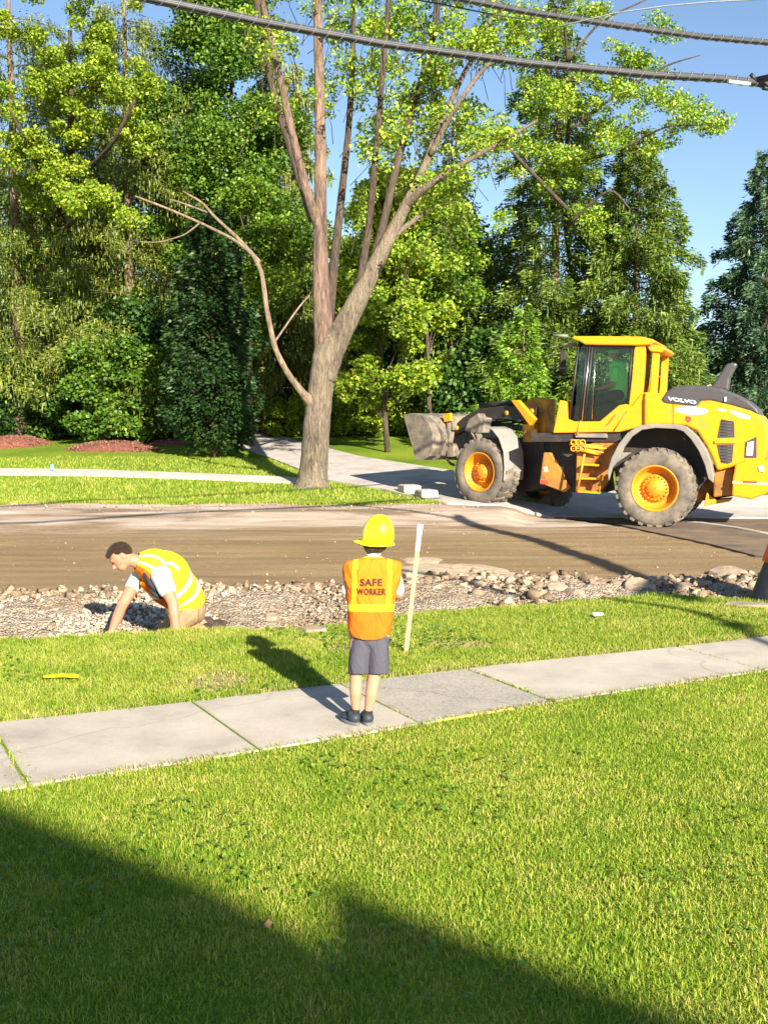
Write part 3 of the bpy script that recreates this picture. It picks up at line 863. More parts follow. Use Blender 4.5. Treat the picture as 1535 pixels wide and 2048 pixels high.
# clover and broad weeds in the lawn
M['clover'] = leafmat('clover_leaf', [(.2, (.06, .15, .02)), (.5, (.13, .26, .03)), (.8, (.22, .34, .05))], .3)
def clover(n, name, label, area, s0=.006, s1=.014):
    X, Y = area(n); z = gz(X, Y) + rng.uniform(.02, .045, n)
    cl = []
    for j in range(3):
        a = rng.uniform(0, 2 * np.pi, n) * 0 + 2.1 * j + rng.uniform(0, 6.28, n) * (j == 0)
        s = rng.uniform(s0, s1, n)
        cx, cy = X + np.cos(a) * s * .8, Y + np.sin(a) * s * .8
        tl = rng.normal(0, .35, n)
        P = np.stack([np.stack([cx + np.cos(a) * s, cy + np.sin(a) * s, z + tl * s], -1), np.stack([cx - np.sin(a) * s * .8, cy + np.cos(a) * s * .8, z], -1),
                      np.stack([cx - np.cos(a) * s, cy - np.sin(a) * s, z - tl * s], -1), np.stack([cx + np.sin(a) * s * .8, cy - np.cos(a) * s * .8, z], -1)], 1)
        cl.append(P.reshape(-1, 3))
    o = np_mesh(name, np.concatenate(cl), 4, M['clover'])
    return tag(o, label, 'weeds', kind='stuff')
def cl_area(n):
    X, Y = frame_pts(n * 3, 3.0, 5.6, .8)
    f = np.sin(X * 2.1 + 1) * np.sin(Y * 2.7) + .5 * np.sin(X * 5 + Y * 4)
    k = np.where((f > .15) & (walk_t(X, Y) < -.08))[0][:n]
    return X[k], Y[k]
X_, Y_ = cl_area(600)
clover(len(X_), 'clover', 'patches of clover leaves in the front lawn', lambda n: (X_, Y_))
def vw(n):
    X, Y = frame_pts(n * 6, 6, 9.6, .8); f = np.sin(X * 1.9 + 2) + np.sin(Y * 2.3 + X)
    k = np.where((f > .6) & (walk_t(X, Y) > 1.05) & (Y < lawn_edge(X)))[0][:n]
    return X[k], Y[k]
Xv, Yv = vw(700)
clover(len(Xv), 'broadleaf_weeds', 'broad leaved weeds in the grass strip by the gravel', lambda n: (Xv, Yv), .010, .020)
# far verge
n = 90000
Y = 21.2 + 9 * rng.random(n) ** 1.3; X = rng.uniform(-1, 1, n) * (.40 * Y + 1)
Y = np.where(rng.random(n) < .25, far_edge(X) + rng.normal(.03, .07, n), Y)
k = Y > far_edge(X) - .15
P1 = [G(x, y) for x, y in ((0, 940), (200, 943), (400, 950), (560, 957), (640, 963))]; P2 = [G(x, y) for x, y in ((0, 951), (200, 953), (400, 960), (560, 967), (640, 974))]
y_hi = np.interp(X, [p.x for p in P1], [p.y for p in P1]); y_lo = np.interp(X, [p.x for p in P2], [p.y for p in P2])
k &= ~((Y > y_lo - .03) & (Y < y_hi + .05) & (X < P1[-1].x + .1))
dl = [(p.x, p.y) for p in (G(650, 962), G(760, 980), G(850, 1001), G(905, 1012))]
k &= ~((X > dl[0][0]) & (Y > np.interp(X, [q[0] for q in dl], [q[1] for q in dl]) - .05))
k &= ~((X > G(470, 890).x) & (X < dl[0][0]) & (Y > np.interp(X, [G(470, 890).x, G(560, 925).x, dl[0][0]], [G(470, 890).y, G(560, 925).y, dl[0][1]]) - .05))
X, Y = X[k], Y[k]
blades('verge_grass', X, Y, .075, .014, M['blade_verge'], 'green grass of the raised verge on the far side of the dirt road', lean=.5)

# small things lying about
p = gflat(125, 1364)
mb = MB(); mb.tube([p + Vector((-.125, -.01, .04)), p + Vector((0, .006, .045)), p + Vector((.115, .0, .04))], [.010, .014, .012], 8)
mb.box(p + Vector((.02, 0, .052)), (.15, .03, .01))
o = mb.build('marker_stick', M['helmet'], bevel=.003); o.data.transform(Matrix.Translation(-p)); o.location = p
tag(o, 'yellow plastic marker lying flat in the grass strip at the left', 'marker')
p = gflat(1193, 1238)
mb = MB(); mb.box(p + Vector((0, 0, .045)), (.10, .06, .03), Matrix.Rotation(.3, 4, 'Z').to_3x3())
o = mb.build('paper_scrap', M['white'], bevel=.012); o.data.transform(Matrix.Translation(-p)); o.location = p
tag(o, 'small white crumpled scrap on the grass strip at the right', 'litter')
p = gflat(536, 1876)
mb = MB(); mb.add([p + Vector(v) for v in ((-.012, 0, .05), (0, .010, .065), (.016, .004, .056), (.004, -.012, .045))], [(0, 1, 2, 3)])
mb.add([p + Vector(v) for v in ((-.012, 0, .047), (0, .010, .062), (.016, .004, .053), (.004, -.012, .042))], [(3, 2, 1, 0)])
o = mb.build('dry_leaf', M['leafdry']); o.data.transform(Matrix.Translation(-p)); o.location = p
tag(o, 'single orange brown dry leaf lying in the shaded front lawn', 'leaf')
p = G(103, 946)
mb = MB(); mb.tube([p, p + Vector((0, 0, .22))], .008, 6); mb.box(p + Vector((.03, 0, .16)), (.08, .012, .10))
o = mb.build('marker_flag', M['bluepaint']); o.data.transform(Matrix.Translation(-p)); o.location = p
tag(o, 'tiny blue utility marker flag beside the far sidewalk', 'marker flag')
X, Y = [], []
for (c, rx, ry), m in zip(patches, (1500, 1200, 300)):
    X.append(c.x + rng.normal(0, rx * .55, m)); Y.append(c.y + rng.normal(0, ry * .55, m))
X, Y = np.concatenate(X), np.concatenate(Y)
k = walk_t(X, Y) > 1.0; X, Y = X[k], Y[k]
blades('dead_grass', X, Y, .03, .008, M['drygrass'], 'straw coloured dead grass in bare spots of the strip beside the sidewalk', lean=1.2)

# ------------------------------------------------------------------ overhead cables
def sun_hit_height(g, z):
    """the point at height z that throws its shadow on ground point g"""
    return g + SV * ((z - g.z) / SV.z)
def catenary(a, b, sag, n=40):
    return [a.lerp(b, i / n) - Vector((0, 0, sag * 4 * (i / n) * (1 - i / n))) for i in range(n + 1)]
def bundle(pts, r, lash, name, label, cat_='cable', grp='overhead utility cables'):
    t = thing(name, label, cat_, pts[0], 0, grp)
    mb = MB()
    # several cables side by side, wrapped by a lashing wire
    offs = [(0, 0, 1.0), (.85, .55, .62), (-.8, -.5, .6), (.1, -1.0, .5)]
    P = [Vector(p) for p in pts]
    for ox, oz, k in offs:
        mb.tube([p + Vector((ox * r * .1, ox * r * .6, oz * r * .62)) for p in P], r * k * .75, 8)
    mb.build('conductor', M['cable'], t)
    L = MB(); pos = []
    d = 0; seg = []
    for i in range(len(P) - 1):
        n = max(1, int((P[i + 1] - P[i]).length / (lash / 8)))
        for j in range(n): seg.append((P[i].lerp(P[i + 1], j / n), (P[i + 1] - P[i]).normalized()))
    for i, (p, tg) in enumerate(seg):
        a = tg.cross(Vector((0, 0, 1))).normalized(); b = a.cross(tg)
        th = i / 8 * 2 * math.pi
        pos.append(p + (a * math.cos(th) + b * math.sin(th)) * r * 1.12)
    L.tube(pos, .0032, 4)
    L.build('lashing_wire', M['lash'], t)
    return t
# lower bundle
a0, a1 = at(290, -6, 8.7), at(1500, 160, 10.8)
a1z = a1
dirA = (a1 - a0)
pole_pt = a1 + dirA.normalized() * 14
P = [a0 - dirA * 1.5 + Vector((0, 0, 1.0))] + [at(px, py, d) for px, py, d in ((290, -6, 8.7), (520, 42, 9.15), (768, 86, 9.6), (1050, 124, 10.05), (1300, 148, 10.45), (1440, 156, 10.68), (1500, 163, 10.8))]
P2 = P + [at(1560, 172, 10.95), at(1800, 200, 11.6)]
bundle(P2, .043, .13, 'telecom_cable', 'thick lashed black cable bundle, lower of the two crossing the sky, ending in a splice')
b = [at(770, -40, 10.3), at(900, -8, 10.6), at(1050, 22, 11.0), at(1250, 52, 11.5), at(1400, 72, 11.9), at(1535, 84, 12.2), at(1800, 104, 12.9)]
P3 = [b[0] - (b[-1] - b[0]) * 1.6] + b
bundle(P3, .038, .13, 'telecom_cable', 'thick dark cable bundle, upper of the two, crossing the top right corner')
t = thing('cable_splice', 'pale splice sleeve and small clamp at the right end of the lower cable', 'cable splice', at(1478, 164, 10.7))
mb = MB(); mb.tube([at(1455, 163, 10.64), at(1498, 168, 10.74)], .018, 8); mb.build('sleeve', M['white'], t)
mb = MB(); mb.tube([at(1500, 148, 10.78), at(1512, 164, 10.8)], .02, 8); mb.tube([at(1525, 176, 10.78), at(1560, 180, 10.9)], .022, 8); mb.build('clamp', M['black'], t)
# thin pale service wire rising to the right
mb = MB(); pts = [at(1150, 45, 11), at(1230, 26, 10.6), at(1330, 12, 10.2), at(1420, 4, 9.9), at(1535, -2, 9.5), at(1750, -6, 9)]
pts = [pts[0] - (pts[1] - pts[0]) * 1.0] + pts
mb.tube(pts, .006, 6)
tag(mb.build('service_wire', M['wire']), 'thin pale wire rising to the top right corner above the cables', 'wire')
mb = MB(); mb.tube([at(780, -10, 10.5), at(880, 8, 10.7), at(980, 28, 10.9), at(1060, 40, 11)], .007, 6)
tag(mb.build('service_wire', M['cable']), 'thin dark wire hanging below the upper cable near the maple', 'wire')
# service drops to the houses on this side of the road, reaching over the viewer's right shoulder;
# they throw the long dark line across the dirt
g1 = [ground_pt(px, py, 7) for px, py in ((1345, 1192), (1310, 1168), (1180, 1118), (1050, 1074), (920, 1038))]
hts = [5.35, 5.34, 5.3, 5.28, 5.26]
P = [sun_hit_height(g, h) for g, h in zip(g1, hts)]
lead = MB(); lead.tube([P[-1], a1 + Vector((.05, .02, 0))], .035, 8)
tag(lead.build('service_lead', M['cable']), 'black lead leaving the cable splice to the right edge of the sky', 'cable')
P = [P[0] + SV * 9] + P
bundle(P, .19, .3, 'service_drop', 'thick service drop cable running out of the frame to the right', grp=None)
g2 = [ground_pt(px, py, 7) for px, py in ((1255, 1206), (1370, 1225), (1470, 1256), (1500, 1278), (1560, 1300))]
P = [sun_hit_height(g, 5.6) for g in g2]
P = [P[0] - (P[1] - P[0]).normalized() * 4] + P + [P[-1] + (P[-1] - P[-2]).normalized() * 4]
mb = MB(); mb.tube(P, .055, 6); mb.tube([P[3] - Vector((.12, 0, 0)), P[3] + Vector((.12, 0, .03))], .07, 8)
tag(mb.build('service_drop', M['cable']), 'thinner service drop cable with a small drip loop out of the frame at the right', 'cable')

# ------------------------------------------------------------------ vegetation
def leaf_quads(C, size, aspect=.75, up=.35, fold=0):
    """C (n,3) leaf centres -> (n*4,3) rhombic leaves with mostly upward facing normals"""
    n = len(C)
    nrm = rng.normal(0, 1, (n, 3)); nrm[:, 2] += up * 2.5; nrm /= np.linalg.norm(nrm, axis=1)[:, None]
    a = rng.normal(0, 1, (n, 3)); a -= (a * nrm).sum(1)[:, None] * nrm; a /= np.linalg.norm(a, axis=1)[:, None]
    b = np.cross(nrm, a)
    s = (size * rng.uniform(.6, 1.35, n))[:, None] / 2
    V = np.stack([C + a * s, C + b * s * aspect + a * s * .15, C - a * s, C - b * s * aspect + a * s * .15], 1)
    return V.reshape(-1, 3)
def clumps_to_leaves(cl, per, size, squash=.75, shell=.5, aspect=.75, up=.35):
    """cl: (k,4) x y z r"""
    cl = np.asarray(cl, float)
    w = cl[:, 3] ** 2; cnt = np.maximum(1, (per * w / w.mean())).astype(int)
    idx = np.repeat(np.arange(len(cl)), cnt); n = len(idx)
    d = rng.normal(0, 1, (n, 3)); d /= np.linalg.norm(d, axis=1)[:, None]
    rad = rng.random(n) ** (1 / 3); rad = rad * (1 - shell) + shell * (.75 + .25 * rng.random(n))
    rad *= 1 + .18 * rng.normal(0, 1, n)
    C = cl[idx, :3] + d * rad[:, None] * cl[idx, 3:4] * np.array([1, 1, squash])
    return leaf_quads(C, size, aspect, up)
def limb(mb, pts, r0, r1, n=7, wob=.04):
    k = len(pts); P = []
    for i in range(k - 1):
        m = 4
        for j in range(m): P.append(Vector(pts[i]).lerp(Vector(pts[i + 1]), j / m))
    P.append(Vector(pts[-1]))
    P = [p + Vector((random.gauss(0, wob * r0), random.gauss(0, wob * r0), 0)) for p in P]
    rr = [r0 + (r1 - r0) * (i / (len(P) - 1)) for i in range(len(P))]
    mb.tube(P, rr, n)
def broadleaf(name, label, base, h, crown, nclump, per, lsize, mat, bark='bark_dark', tr=.18, clr=.8, lo=.25, squash=.75, group=None, cat='tree', trunk=True, shape=1.0, shell=.5):
    """crown: (rx, ry, z0, z1) above the base"""
    x, y = base; z = gz1(x, y)
    t = thing(name, label, cat, (x, y, z), 0, group)
    rx, ry, z0, z1 = crown
    cl = []
    for _ in range(nclump):
        v = rng.random() ** .8; th = rng.uniform(0, 2 * np.pi)
        q = math.sin(math.pi * min(max(.12 + .88 * v * shape, 0), 1) ** .8) ** .6 if shape != 0 else 1
        rr = (rng.random() ** .45) * max(q, .25)
        c = clr * rng.uniform(.6, 1.3)
        cl.append((x + rx * rr * math.cos(th), y + ry * rr * math.sin(th), z + z0 + (z1 - z0) * v, c))
    np_mesh('crown', clumps_to_leaves(cl, per, lsize, squash, shell), 4, M[mat], t)
    if trunk:
        mb = MB(); top = z + z0 + (z1 - z0) * .75
        mid = Vector((x + rng.normal(0, .15), y, (z + top) / 2))
        limb(mb, [Vector((x, y, z - .1)), mid, Vector((x + rng.normal(0, .3), y, top))], tr, tr * .3, 8)
        for c in cl[::max(1, nclump // 14)]:
            s = Vector((x, y, max(z + z0 * .7, c[2] - 1.6))); s.x += (mid.x - x) * .8
            limb(mb, [s, s.lerp(Vector(c[:3]), .5) + Vector((0, 0, .15)), Vector(c[:3])], tr * .32, tr * .08, 5)
        mb.build('trunk', M[bark], t)
    return t
def conifer(name, label, base, h, rad, mat, nb=90, droop=.35, hang=0.0, tlen=.35, tw=.035, z0=.6, bark='bark_dark', tr=.2, per=60, zmax=None, group=None, power=.85, rise=.15, wide=1.0, cat='tree', dens=1.0):
    """whorled branches; each carries sprays of needles, hanging ones for weeping spruces"""
    x, y = base; z = gz1(x, y)
    t = thing(name, label, cat, (x, y, z), 0, group)
    V = []; br = MB()
    zt = zmax or h
    for b in range(nb):
        v = (b + rng.random()) / nb
        zz = z0 + (zt - z0) * v
        f = zz / h
        L = rad * max(1 - f, .03) ** power * rng.uniform(.5, 1.2) + .12
        az = b * 2.399 + rng.normal(0, .3)
        dr = np.array([math.cos(az), math.sin(az), 0])
        m = max(4, int(per * dens * (L / rad) ** 1.15))
        u = np.sqrt(rng.random(m) * .96 + .04)
        P = np.array([x, y, z + zz]) + dr * (u * L)[:, None]
        P[:, 2] += rise * L * u - droop * L * u ** 2.0
        # side sprays
        side = np.array([-dr[1], dr[0], 0])
        sp = rng.uniform(-1, 1, m) * L * .30 * wide * (1.1 - u * .75)
        P += side * sp[:, None]
        P[:, 2] -= np.abs(sp) * .25
        P[:, 2] += rng.normal(0, .07 + .03 * L, m)
        ln = tlen * rng.uniform(.5, 1.4, m)
        sg = np.sign(sp)
        D = dr * .7 + side * (sg * rng.uniform(.2, 1.1, m))[:, None] + rng.normal(0, .22, (m, 3))
        D[:, 2] -= .25
        hg = rng.random(m) < hang
        D[hg] = D[hg] * .12 + np.array([0, 0, -1.0])
        ln = np.where(hg, ln * rng.uniform(.9, 1.7, m), ln)
        D /= np.linalg.norm(D, axis=1)[:, None]
        wv = np.cross(D, rng.normal(0, 1, (m, 3))); wv /= np.linalg.norm(wv, axis=1)[:, None]
        wd = (tw * rng.uniform(.7, 1.4, m))[:, None]
        V.append(np.stack([P, P + D * (ln * .4)[:, None] + wv * wd, P + D * ln[:, None], P + D * (ln * .4)[:, None] - wv * wd], 1).reshape(-1, 3))
        if b % 2 == 0:
            e = np.array([x, y, z + zz]) + dr * L * .8; e[2] += rise * L * .8 - droop * L * .64
            br.tube([Vector((x, y, z + zz)), Vector((x, y, z + zz)).lerp(Vector(e), .5) + Vector((0, 0, droop * L * .12)), Vector(e)], [.03, .022, .008], 4, cap=False)
    np_mesh('crown', np.concatenate(V), 4, M[mat], t)
    mb = br; limb(mb, [Vector((x, y, z - .1)), Vector((x, y, z + h * .5)), Vector((x, y, z + h * .97))], tr, .02, 9, .02)
    mb.build('trunk', M[bark], t)
    return t
def xz(px, d): return ((px - 767.5) / F_PX * d / 1.0035, d)

# --- left stand
conifer('weeping_spruce', 'tall weeping spruce at the left edge with a brown trunk behind the round shrub', xz(42, 37), 19, 4.8, 'nd_weep', nb=120, droop=.45, hang=.38, tlen=.14, tw=.018, z0=2.6, bark='bark_brown', tr=.26, per=1300, zmax=14.5, power=.55)
conifer('weeping_spruce', 'weeping spruce with low drooping boughs above the dark shrubs at the left', xz(265, 38.5), 18.5, 5.0, 'nd_weep', nb=150, droop=.42, hang=.38, tlen=.145, tw=.018, z0=1.7, bark='bark_brown', tr=.25, per=1350, zmax=15, power=.6)
conifer('weeping_spruce', 'narrow olive weeping spruce behind the forked maple trunk', xz(560, 40), 15, 3.0, 'nd_olive', nb=110, droop=.40, hang=.65, tlen=.22, tw=.022, z0=1.6, tr=.16, per=620, zmax=14, power=.5)
broadleaf('broadleaf_tree', 'tall dark green broadleaf tree between the left spruces and the forked maple', xz(455, 38), 15, (3.1, 2.8, 3.5, 15.5), 95, 1150, .115, 'lf_mid', tr=.2, clr=.85)
broadleaf('broadleaf_tree', 'mid green smaller tree whose bright crown shows left of the pale bare branch', xz(500, 34), 9, (1.6, 1.6, 4.3, 8.2), 40, 760, .105, 'lf_green', tr=.11, clr=.62)
# dark columnar evergreen
conifer('columnar_evergreen', 'dark columnar evergreen at the corner of the driveway', xz(428, 30.5), 6.9, 1.3, 'nd_dark', nb=150, droop=-.15, hang=0, tlen=.15, tw=.035, z0=.1, tr=.09, per=260, power=.38, rise=.5, wide=1.6)
# --- behind the maple
broadleaf('dogwood_tree', 'pale lime leaved understory tree just right of the maple trunk', xz(775, 32), 8, (1.75, 1.6, 1.5, 8.2), 75, 430, .135, 'lf_lime', tr=.09, clr=.55, squash=.6, shell=.3)
broadleaf('broadleaf_tree', 'dark broadleaf tree standing behind the lime leaved understory tree', xz(850, 42), 10, (3.4, 2.4, 1.2, 9.6), 90, 620, .14, 'lf_dark', tr=.16, clr=.9)
conifer('spruce_tree', 'dark spruce seen behind the right hand limbs of the maple', xz(900, 38), 11.2, 2.3, 'nd_spruce', nb=90, droop=.35, hang=.1, tlen=.17, tw=.024, z0=1.2, tr=.14, per=560, power=.8)
broadleaf('broadleaf_tree', 'light green leafy tree at mid height between the maple and the loader bucket', xz(860, 35), 8, (1.8, 1.5, 4.0, 8.3), 36, 460, .125, 'lf_green', tr=.09, clr=.6, shell=.3)
# --- right group
conifer('tall_spruce', 'tallest spruce, broad and layered, rising behind the loader cab', xz(1105, 37), 15.6, 3.9, 'nd_spruce', nb=230, droop=.32, hang=.1, tlen=.17, tw=.024, z0=1.0, bark='bark_brown', tr=.22, per=850, power=.75)
conifer('spruce_tree', 'spruce with drooping boughs right of the tallest one behind the loader', xz(1265, 36), 10.6, 3.2, 'nd_spruce', nb=170, droop=.38, hang=.14, tlen=.17, tw=.024, z0=1.2, bark='bark_brown', tr=.16, per=900, power=.6)
conifer('young_fir', 'young yellow green fir standing left of the loader cab', xz(1045, 29), 4.5, 1.75, 'nd_young', nb=80, droop=.12, hang=.05, tlen=.15, tw=.028, z0=.35, bark='bark_brown', tr=.07, per=330, power=.9, rise=.1)
conifer('blue_spruce', 'blue green spruce standing apart against the sky at the right edge', xz(1520, 38), 10.3, 3.2, 'nd_blue', nb=190, droop=.22, hang=.06, tlen=.17, tw=.026, z0=1.0, tr=.2, per=800, power=.7)
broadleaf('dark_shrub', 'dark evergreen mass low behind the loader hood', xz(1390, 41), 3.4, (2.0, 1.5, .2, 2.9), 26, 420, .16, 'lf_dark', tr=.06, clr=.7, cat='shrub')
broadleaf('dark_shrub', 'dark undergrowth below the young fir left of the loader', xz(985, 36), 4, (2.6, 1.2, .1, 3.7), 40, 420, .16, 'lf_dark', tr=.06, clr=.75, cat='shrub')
# lacy maple over the right spruces: trunk hidden, long limbs reach right
def traced_tree(name, label, d0, limbs, clumps, per, lsize, mat, bark, base_px, rr=.12, twigs=True, shell=.25):
    bx, by = xz(base_px, d0); z = gz1(bx, by)
    t = thing(name, label, 'tree', (bx, by, z))
    for lm in limbs:
        mb = MB(); P = [at(px, py, dd) for px, py, w, dd in lm]; r = [w * dd / F_PX / 2 for px, py, w, dd in lm]
        Q, rr_ = [], []
        for i in range(len(P) - 1):
            for j in range(5):
                Q.append(P[i].lerp(P[i + 1], j / 5)); rr_.append(r[i] + (r[i + 1] - r[i]) * j / 5)
        Q.append(P[-1]); rr_.append(r[-1])
        # smooth the kinks
        for _ in range(3):
            Q = [Q[0]] + [Q[i] * .5 + (Q[i - 1] + Q[i + 1]) * .25 for i in range(1, len(Q) - 1)] + [Q[-1]]
        mb.tube(Q, rr_, 8); mb.build('limb', M[bark], t)
    cl = []
    for px, py, rp, dd, n in clumps:
        for _ in range(n):
            q = at(px + rng.normal(0, rp * .55), py + rng.normal(0, rp * .45), dd + rng.normal(0, .8))
            cl.append((*q, rng.uniform(.22, .5)))
    np_mesh('crown', clumps_to_leaves(cl, per, lsize, .6, shell), 4, M[mat], t)
    return t, cl
traced_tree('lacy_maple', 'lacy yellow green maple spreading thin leafy limbs against the sky at the right', 33,
    [[(1165, 870, 14, 41), (1150, 600, 11, 41), (1122, 400, 9, 38), (1142, 200, 7, 34), (1125, 20, 5, 33)],
     [(1135, 420, 9, 33), (1010, 290, 6, 32)], [(1140, 330, 9, 33), (1240, 300, 6, 32), (1330, 250, 4, 31.5), (1420, 250, 2, 31)],
     [(1140, 260, 8, 33), (1230, 190, 5, 33), (1330, 130, 4, 33), (1400, 110, 2, 33)], [(1135, 450, 7, 33), (1220, 370, 5, 32), (1260, 420, 3, 32)],
     [(1135, 120, 6, 33), (1200, 40, 4, 33), (1290, 0, 3, 33)]],
    [(1080, 60, 55, 33, 16), (1180, 20, 40, 33, 8), (1110, 180, 55, 33, 20), (1260, 110, 40, 33, 10), (1330, 60, 30, 33, 4), (1220, 200, 55, 33, 12), (1370, 210, 45, 32, 12), (1420, 260, 25, 32, 5), (1290, 180, 55, 33, 12), (1140, 330, 60, 33, 18), (1040, 300, 45, 33, 8), (1330, 290, 35, 32, 5), (1000, 440, 30, 33, 3), (1180, 420, 45, 33, 8), (1240, 280, 50, 33, 8)],
    170, .088, 'lf_maple', 'bark_dark', 1165)
traced_tree('lime_tree', 'tall bright yellow green broadleaf tree draped in front of the left spruces', 36,
    [[(118, 830, 26, 39), (120, 600, 23, 39), (122, 420, 20, 37), (145, 250, 13, 34), (140, 60, 8, 33)], [(122, 430, 11, 36.5), (60, 300, 9, 32), (20, 220, 5, 31)], [(130, 380, 10, 36.5), (220, 300, 9, 32), (270, 200, 5, 31)], [(120, 470, 9, 37), (180, 400, 8, 32), (230, 380, 4, 31)]],
    [(90, 90, 60, 33, 9), (180, 60, 50, 33, 10), (190, 130, 45, 33, 12), (110, 160, 55, 33, 12), (40, 200, 40, 33, 6), (150, 240, 60, 33, 14), (240, 190, 45, 33, 10), (260, 260, 40, 33, 10), (60, 300, 50, 33, 10), (130, 340, 60, 33, 14), (30, 320, 35, 33, 5), (190, 380, 40, 32, 12), (150, 400, 30, 32, 8), (240, 420, 25, 32, 6), (300, 170, 25, 33, 4), (20, 60, 30, 33, 3), (200, -30, 80, 33, 14), (60, -60, 70, 33, 8)],
    300, .095, 'lf_lime', 'bark_dark', 118)
# --- low shrubs
def shrub(name, label, px, d, rx, ry, h, mat, n=20, per=420, ls=.11, clr=.4, group=None):
    if d < 0: q = G(px, -d); d = q.y
    return broadleaf(name, label, xz(px, d), h, (rx, ry, .12, h), n, per, ls, mat, tr=.03, clr=clr, group=group, cat='shrub', shape=.72)
shrub('round_shrub', 'rounded bright green shrub on the mulch bed at the left edge', 0, -877, 1.15, .9, 1.75, 'lf_green', 26, 420, .10)
shrub('rhododendron', 'dark broad shrub behind the middle mulch bed, left one of the pair', 145, -870, 1.4, .8, 2.7, 'lf_dark', 44)
shrub('rhododendron', 'tall rhododendron with sunlit leaf tufts above the middle mulch bed', 238, -886, 1.6, .8, 3.1, 'lf_mid', 62, 430, .13, .42)
shrub('rhododendron', 'leafy shrub between the middle mulch bed and the columnar evergreen', 355, -884, 1.0, .7, 2.9, 'lf_mid', 40, 420, .12, .4)
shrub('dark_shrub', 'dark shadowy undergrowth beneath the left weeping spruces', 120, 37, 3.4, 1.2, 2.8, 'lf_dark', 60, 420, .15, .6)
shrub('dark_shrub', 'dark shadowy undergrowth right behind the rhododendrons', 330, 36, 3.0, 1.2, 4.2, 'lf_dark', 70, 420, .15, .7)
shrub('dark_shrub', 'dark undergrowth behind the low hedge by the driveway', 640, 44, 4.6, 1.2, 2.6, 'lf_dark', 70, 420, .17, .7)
for i, (px, lab) in enumerate(((565, 'bright low hedge plant left of the maple trunk'), (610, 'bright low hedge plant partly behind the maple trunk'), (690, 'bright low hedge plant just right of the maple trunk'), (740, 'low hedge plant, second one right of the maple trunk'), (790, 'tallest low hedge plant near the loader bucket'), (840, 'low hedge plant showing at the tip of the loader bucket'))):
    shrub('hedge_shrub', lab, px, 38.0, .65, .6, 1.25 + .35 * (i == 4), 'lf_lime', 16, 380, .11, .34, 'low hedge plants on the far mulch bed')
shrub('brown_shrub', 'small reddish brown shrub at the left end of the low hedge', 525, 39, .35, .3, .7, 'drygrass', 6, 200, .08, .25)
# --- distant wood behind everything
cl = []
for _ in range(520):
    px = rng.uniform(-160, 1700); d = rng.uniform(52, 62)
    topz = np.interp(px, [-160, 420, 700, 850, 950, 1010, 1100, 1300, 1400, 1700], [14, 15, 9.5, 7.0, 5.6, 5.4, 6.5, 5.8, 4.4, 4.8]) * rng.uniform(.85, 1.03)
    zz = 1.5 + (topz - 1.5) * rng.random() ** .8
    x, y = xz(px, d); cl.append((x, y, zz + .6, rng.uniform(1.0, 1.9)))
o = np_mesh('distant_wood', clumps_to_leaves(cl, 420, .30, .8, .4), 4, M['lf_dark'])
tag(o, 'dark wood filling the background behind the garden trees', 'wood', kind='stuff')

# --- the forked maple on the verge
D0 = 24.0
bx, by = xz(625, D0); bz = gz1(bx, by)
mt = thing('maple_tree', 'large multi-stemmed maple with reddish peeling stems on the verge', 'tree', (bx, by, bz))
def traced_limb(pts, mat, name='limb', n=12, flare=None, sm=3):
    mb = MB(); P = [at(p[0], p[1], D0 + (p[3] if len(p) > 3 else 0)) for p in pts]; r = [p[2] * (D0 + (p[3] if len(p) > 3 else 0)) / F_PX / 2 for p in pts]
    Q, rr = [], []
    for i in range(len(P) - 1):
        for j in range(6):
            Q.append(P[i].lerp(P[i + 1], j / 6)); rr.append(r[i] + (r[i + 1] - r[i]) * j / 6)
    Q.append(P[-1]); rr.append(r[-1])
    for _ in range(sm):
        Q = [Q[0]] + [Q[i] * .5 + (Q[i - 1] + Q[i + 1]) * .25 for i in range(1, len(Q) - 1)] + [Q[-1]]
        rr = [rr[0]] + [rr[i] * .5 + (rr[i - 1] + rr[i + 1]) * .25 for i in range(1, len(rr) - 1)] + [rr[-1]]
    rr = [q * (1 + .02 * math.sin(i * 1.7) + .015 * random.uniform(-1, 1)) for i, q in enumerate(rr)]
    mb.tube(Q, rr, n)
    o = mb.build(name, M[mat], mt)
    return o
traced_limb([(622, 980, 78), (624, 962, 62), (628, 930, 55), (632, 860, 54), (638, 800, 51), (645, 750, 50), (654, 710, 58), (662, 680, 50), (664, 665, 30)], 'bark', 'trunk', 18)
for az, L_ in ((-2.7, .50), (-1.9, .42), (-1.2, .46), (-.4, .52), (.6, .42), (2.4, .46), (3.3, .42)):
    rx_, ry_ = bx + math.cos(az) * L_, by + math.sin(az) * L_
    mb = MB(); q0 = Vector((bx + math.cos(az) * .12, by + math.sin(az) * .12, bz + .42)); q1 = Vector((bx + math.cos(az) * L_ * .55, by + math.sin(az) * L_ * .55, gz1(rx_, ry_) + .09)); q2 = Vector((rx_, ry_, gz1(rx_, ry_) - .06))
    mb.tube([q0, q0.lerp(q1, .6) - Vector((0, 0, .04)), q1, q2], [.15, .12, .07, .03], 8); mb.build('root', M['bark'], mt)
traced_limb([(652, 740, 40), (650, 690, 44), (645, 640, 38), (641, 560, 32), (640, 450, 27), (641, 300, 21), (638, 150, 19), (634, -20, 16), (630, -160, 16)], 'bark_red')['label'] = 'reddish peeling upright stem'
traced_limb([(641, 470, 18), (618, 400, 18, -.2), (592, 300, 16, -.4), (565, 180, 13, -.5), (542, 80, 11, -.6), (520, -20, 11, -.7), (500, -140, 8, -.8)], 'bark_red')['label'] = 'reddish leaning stem'
traced_limb([(625, 440, 18), (585, 310, 15, .5), (550, 200, 13, .7), (525, 90, 11, .8), (510, -20, 9, .9)], 'bark_dark')
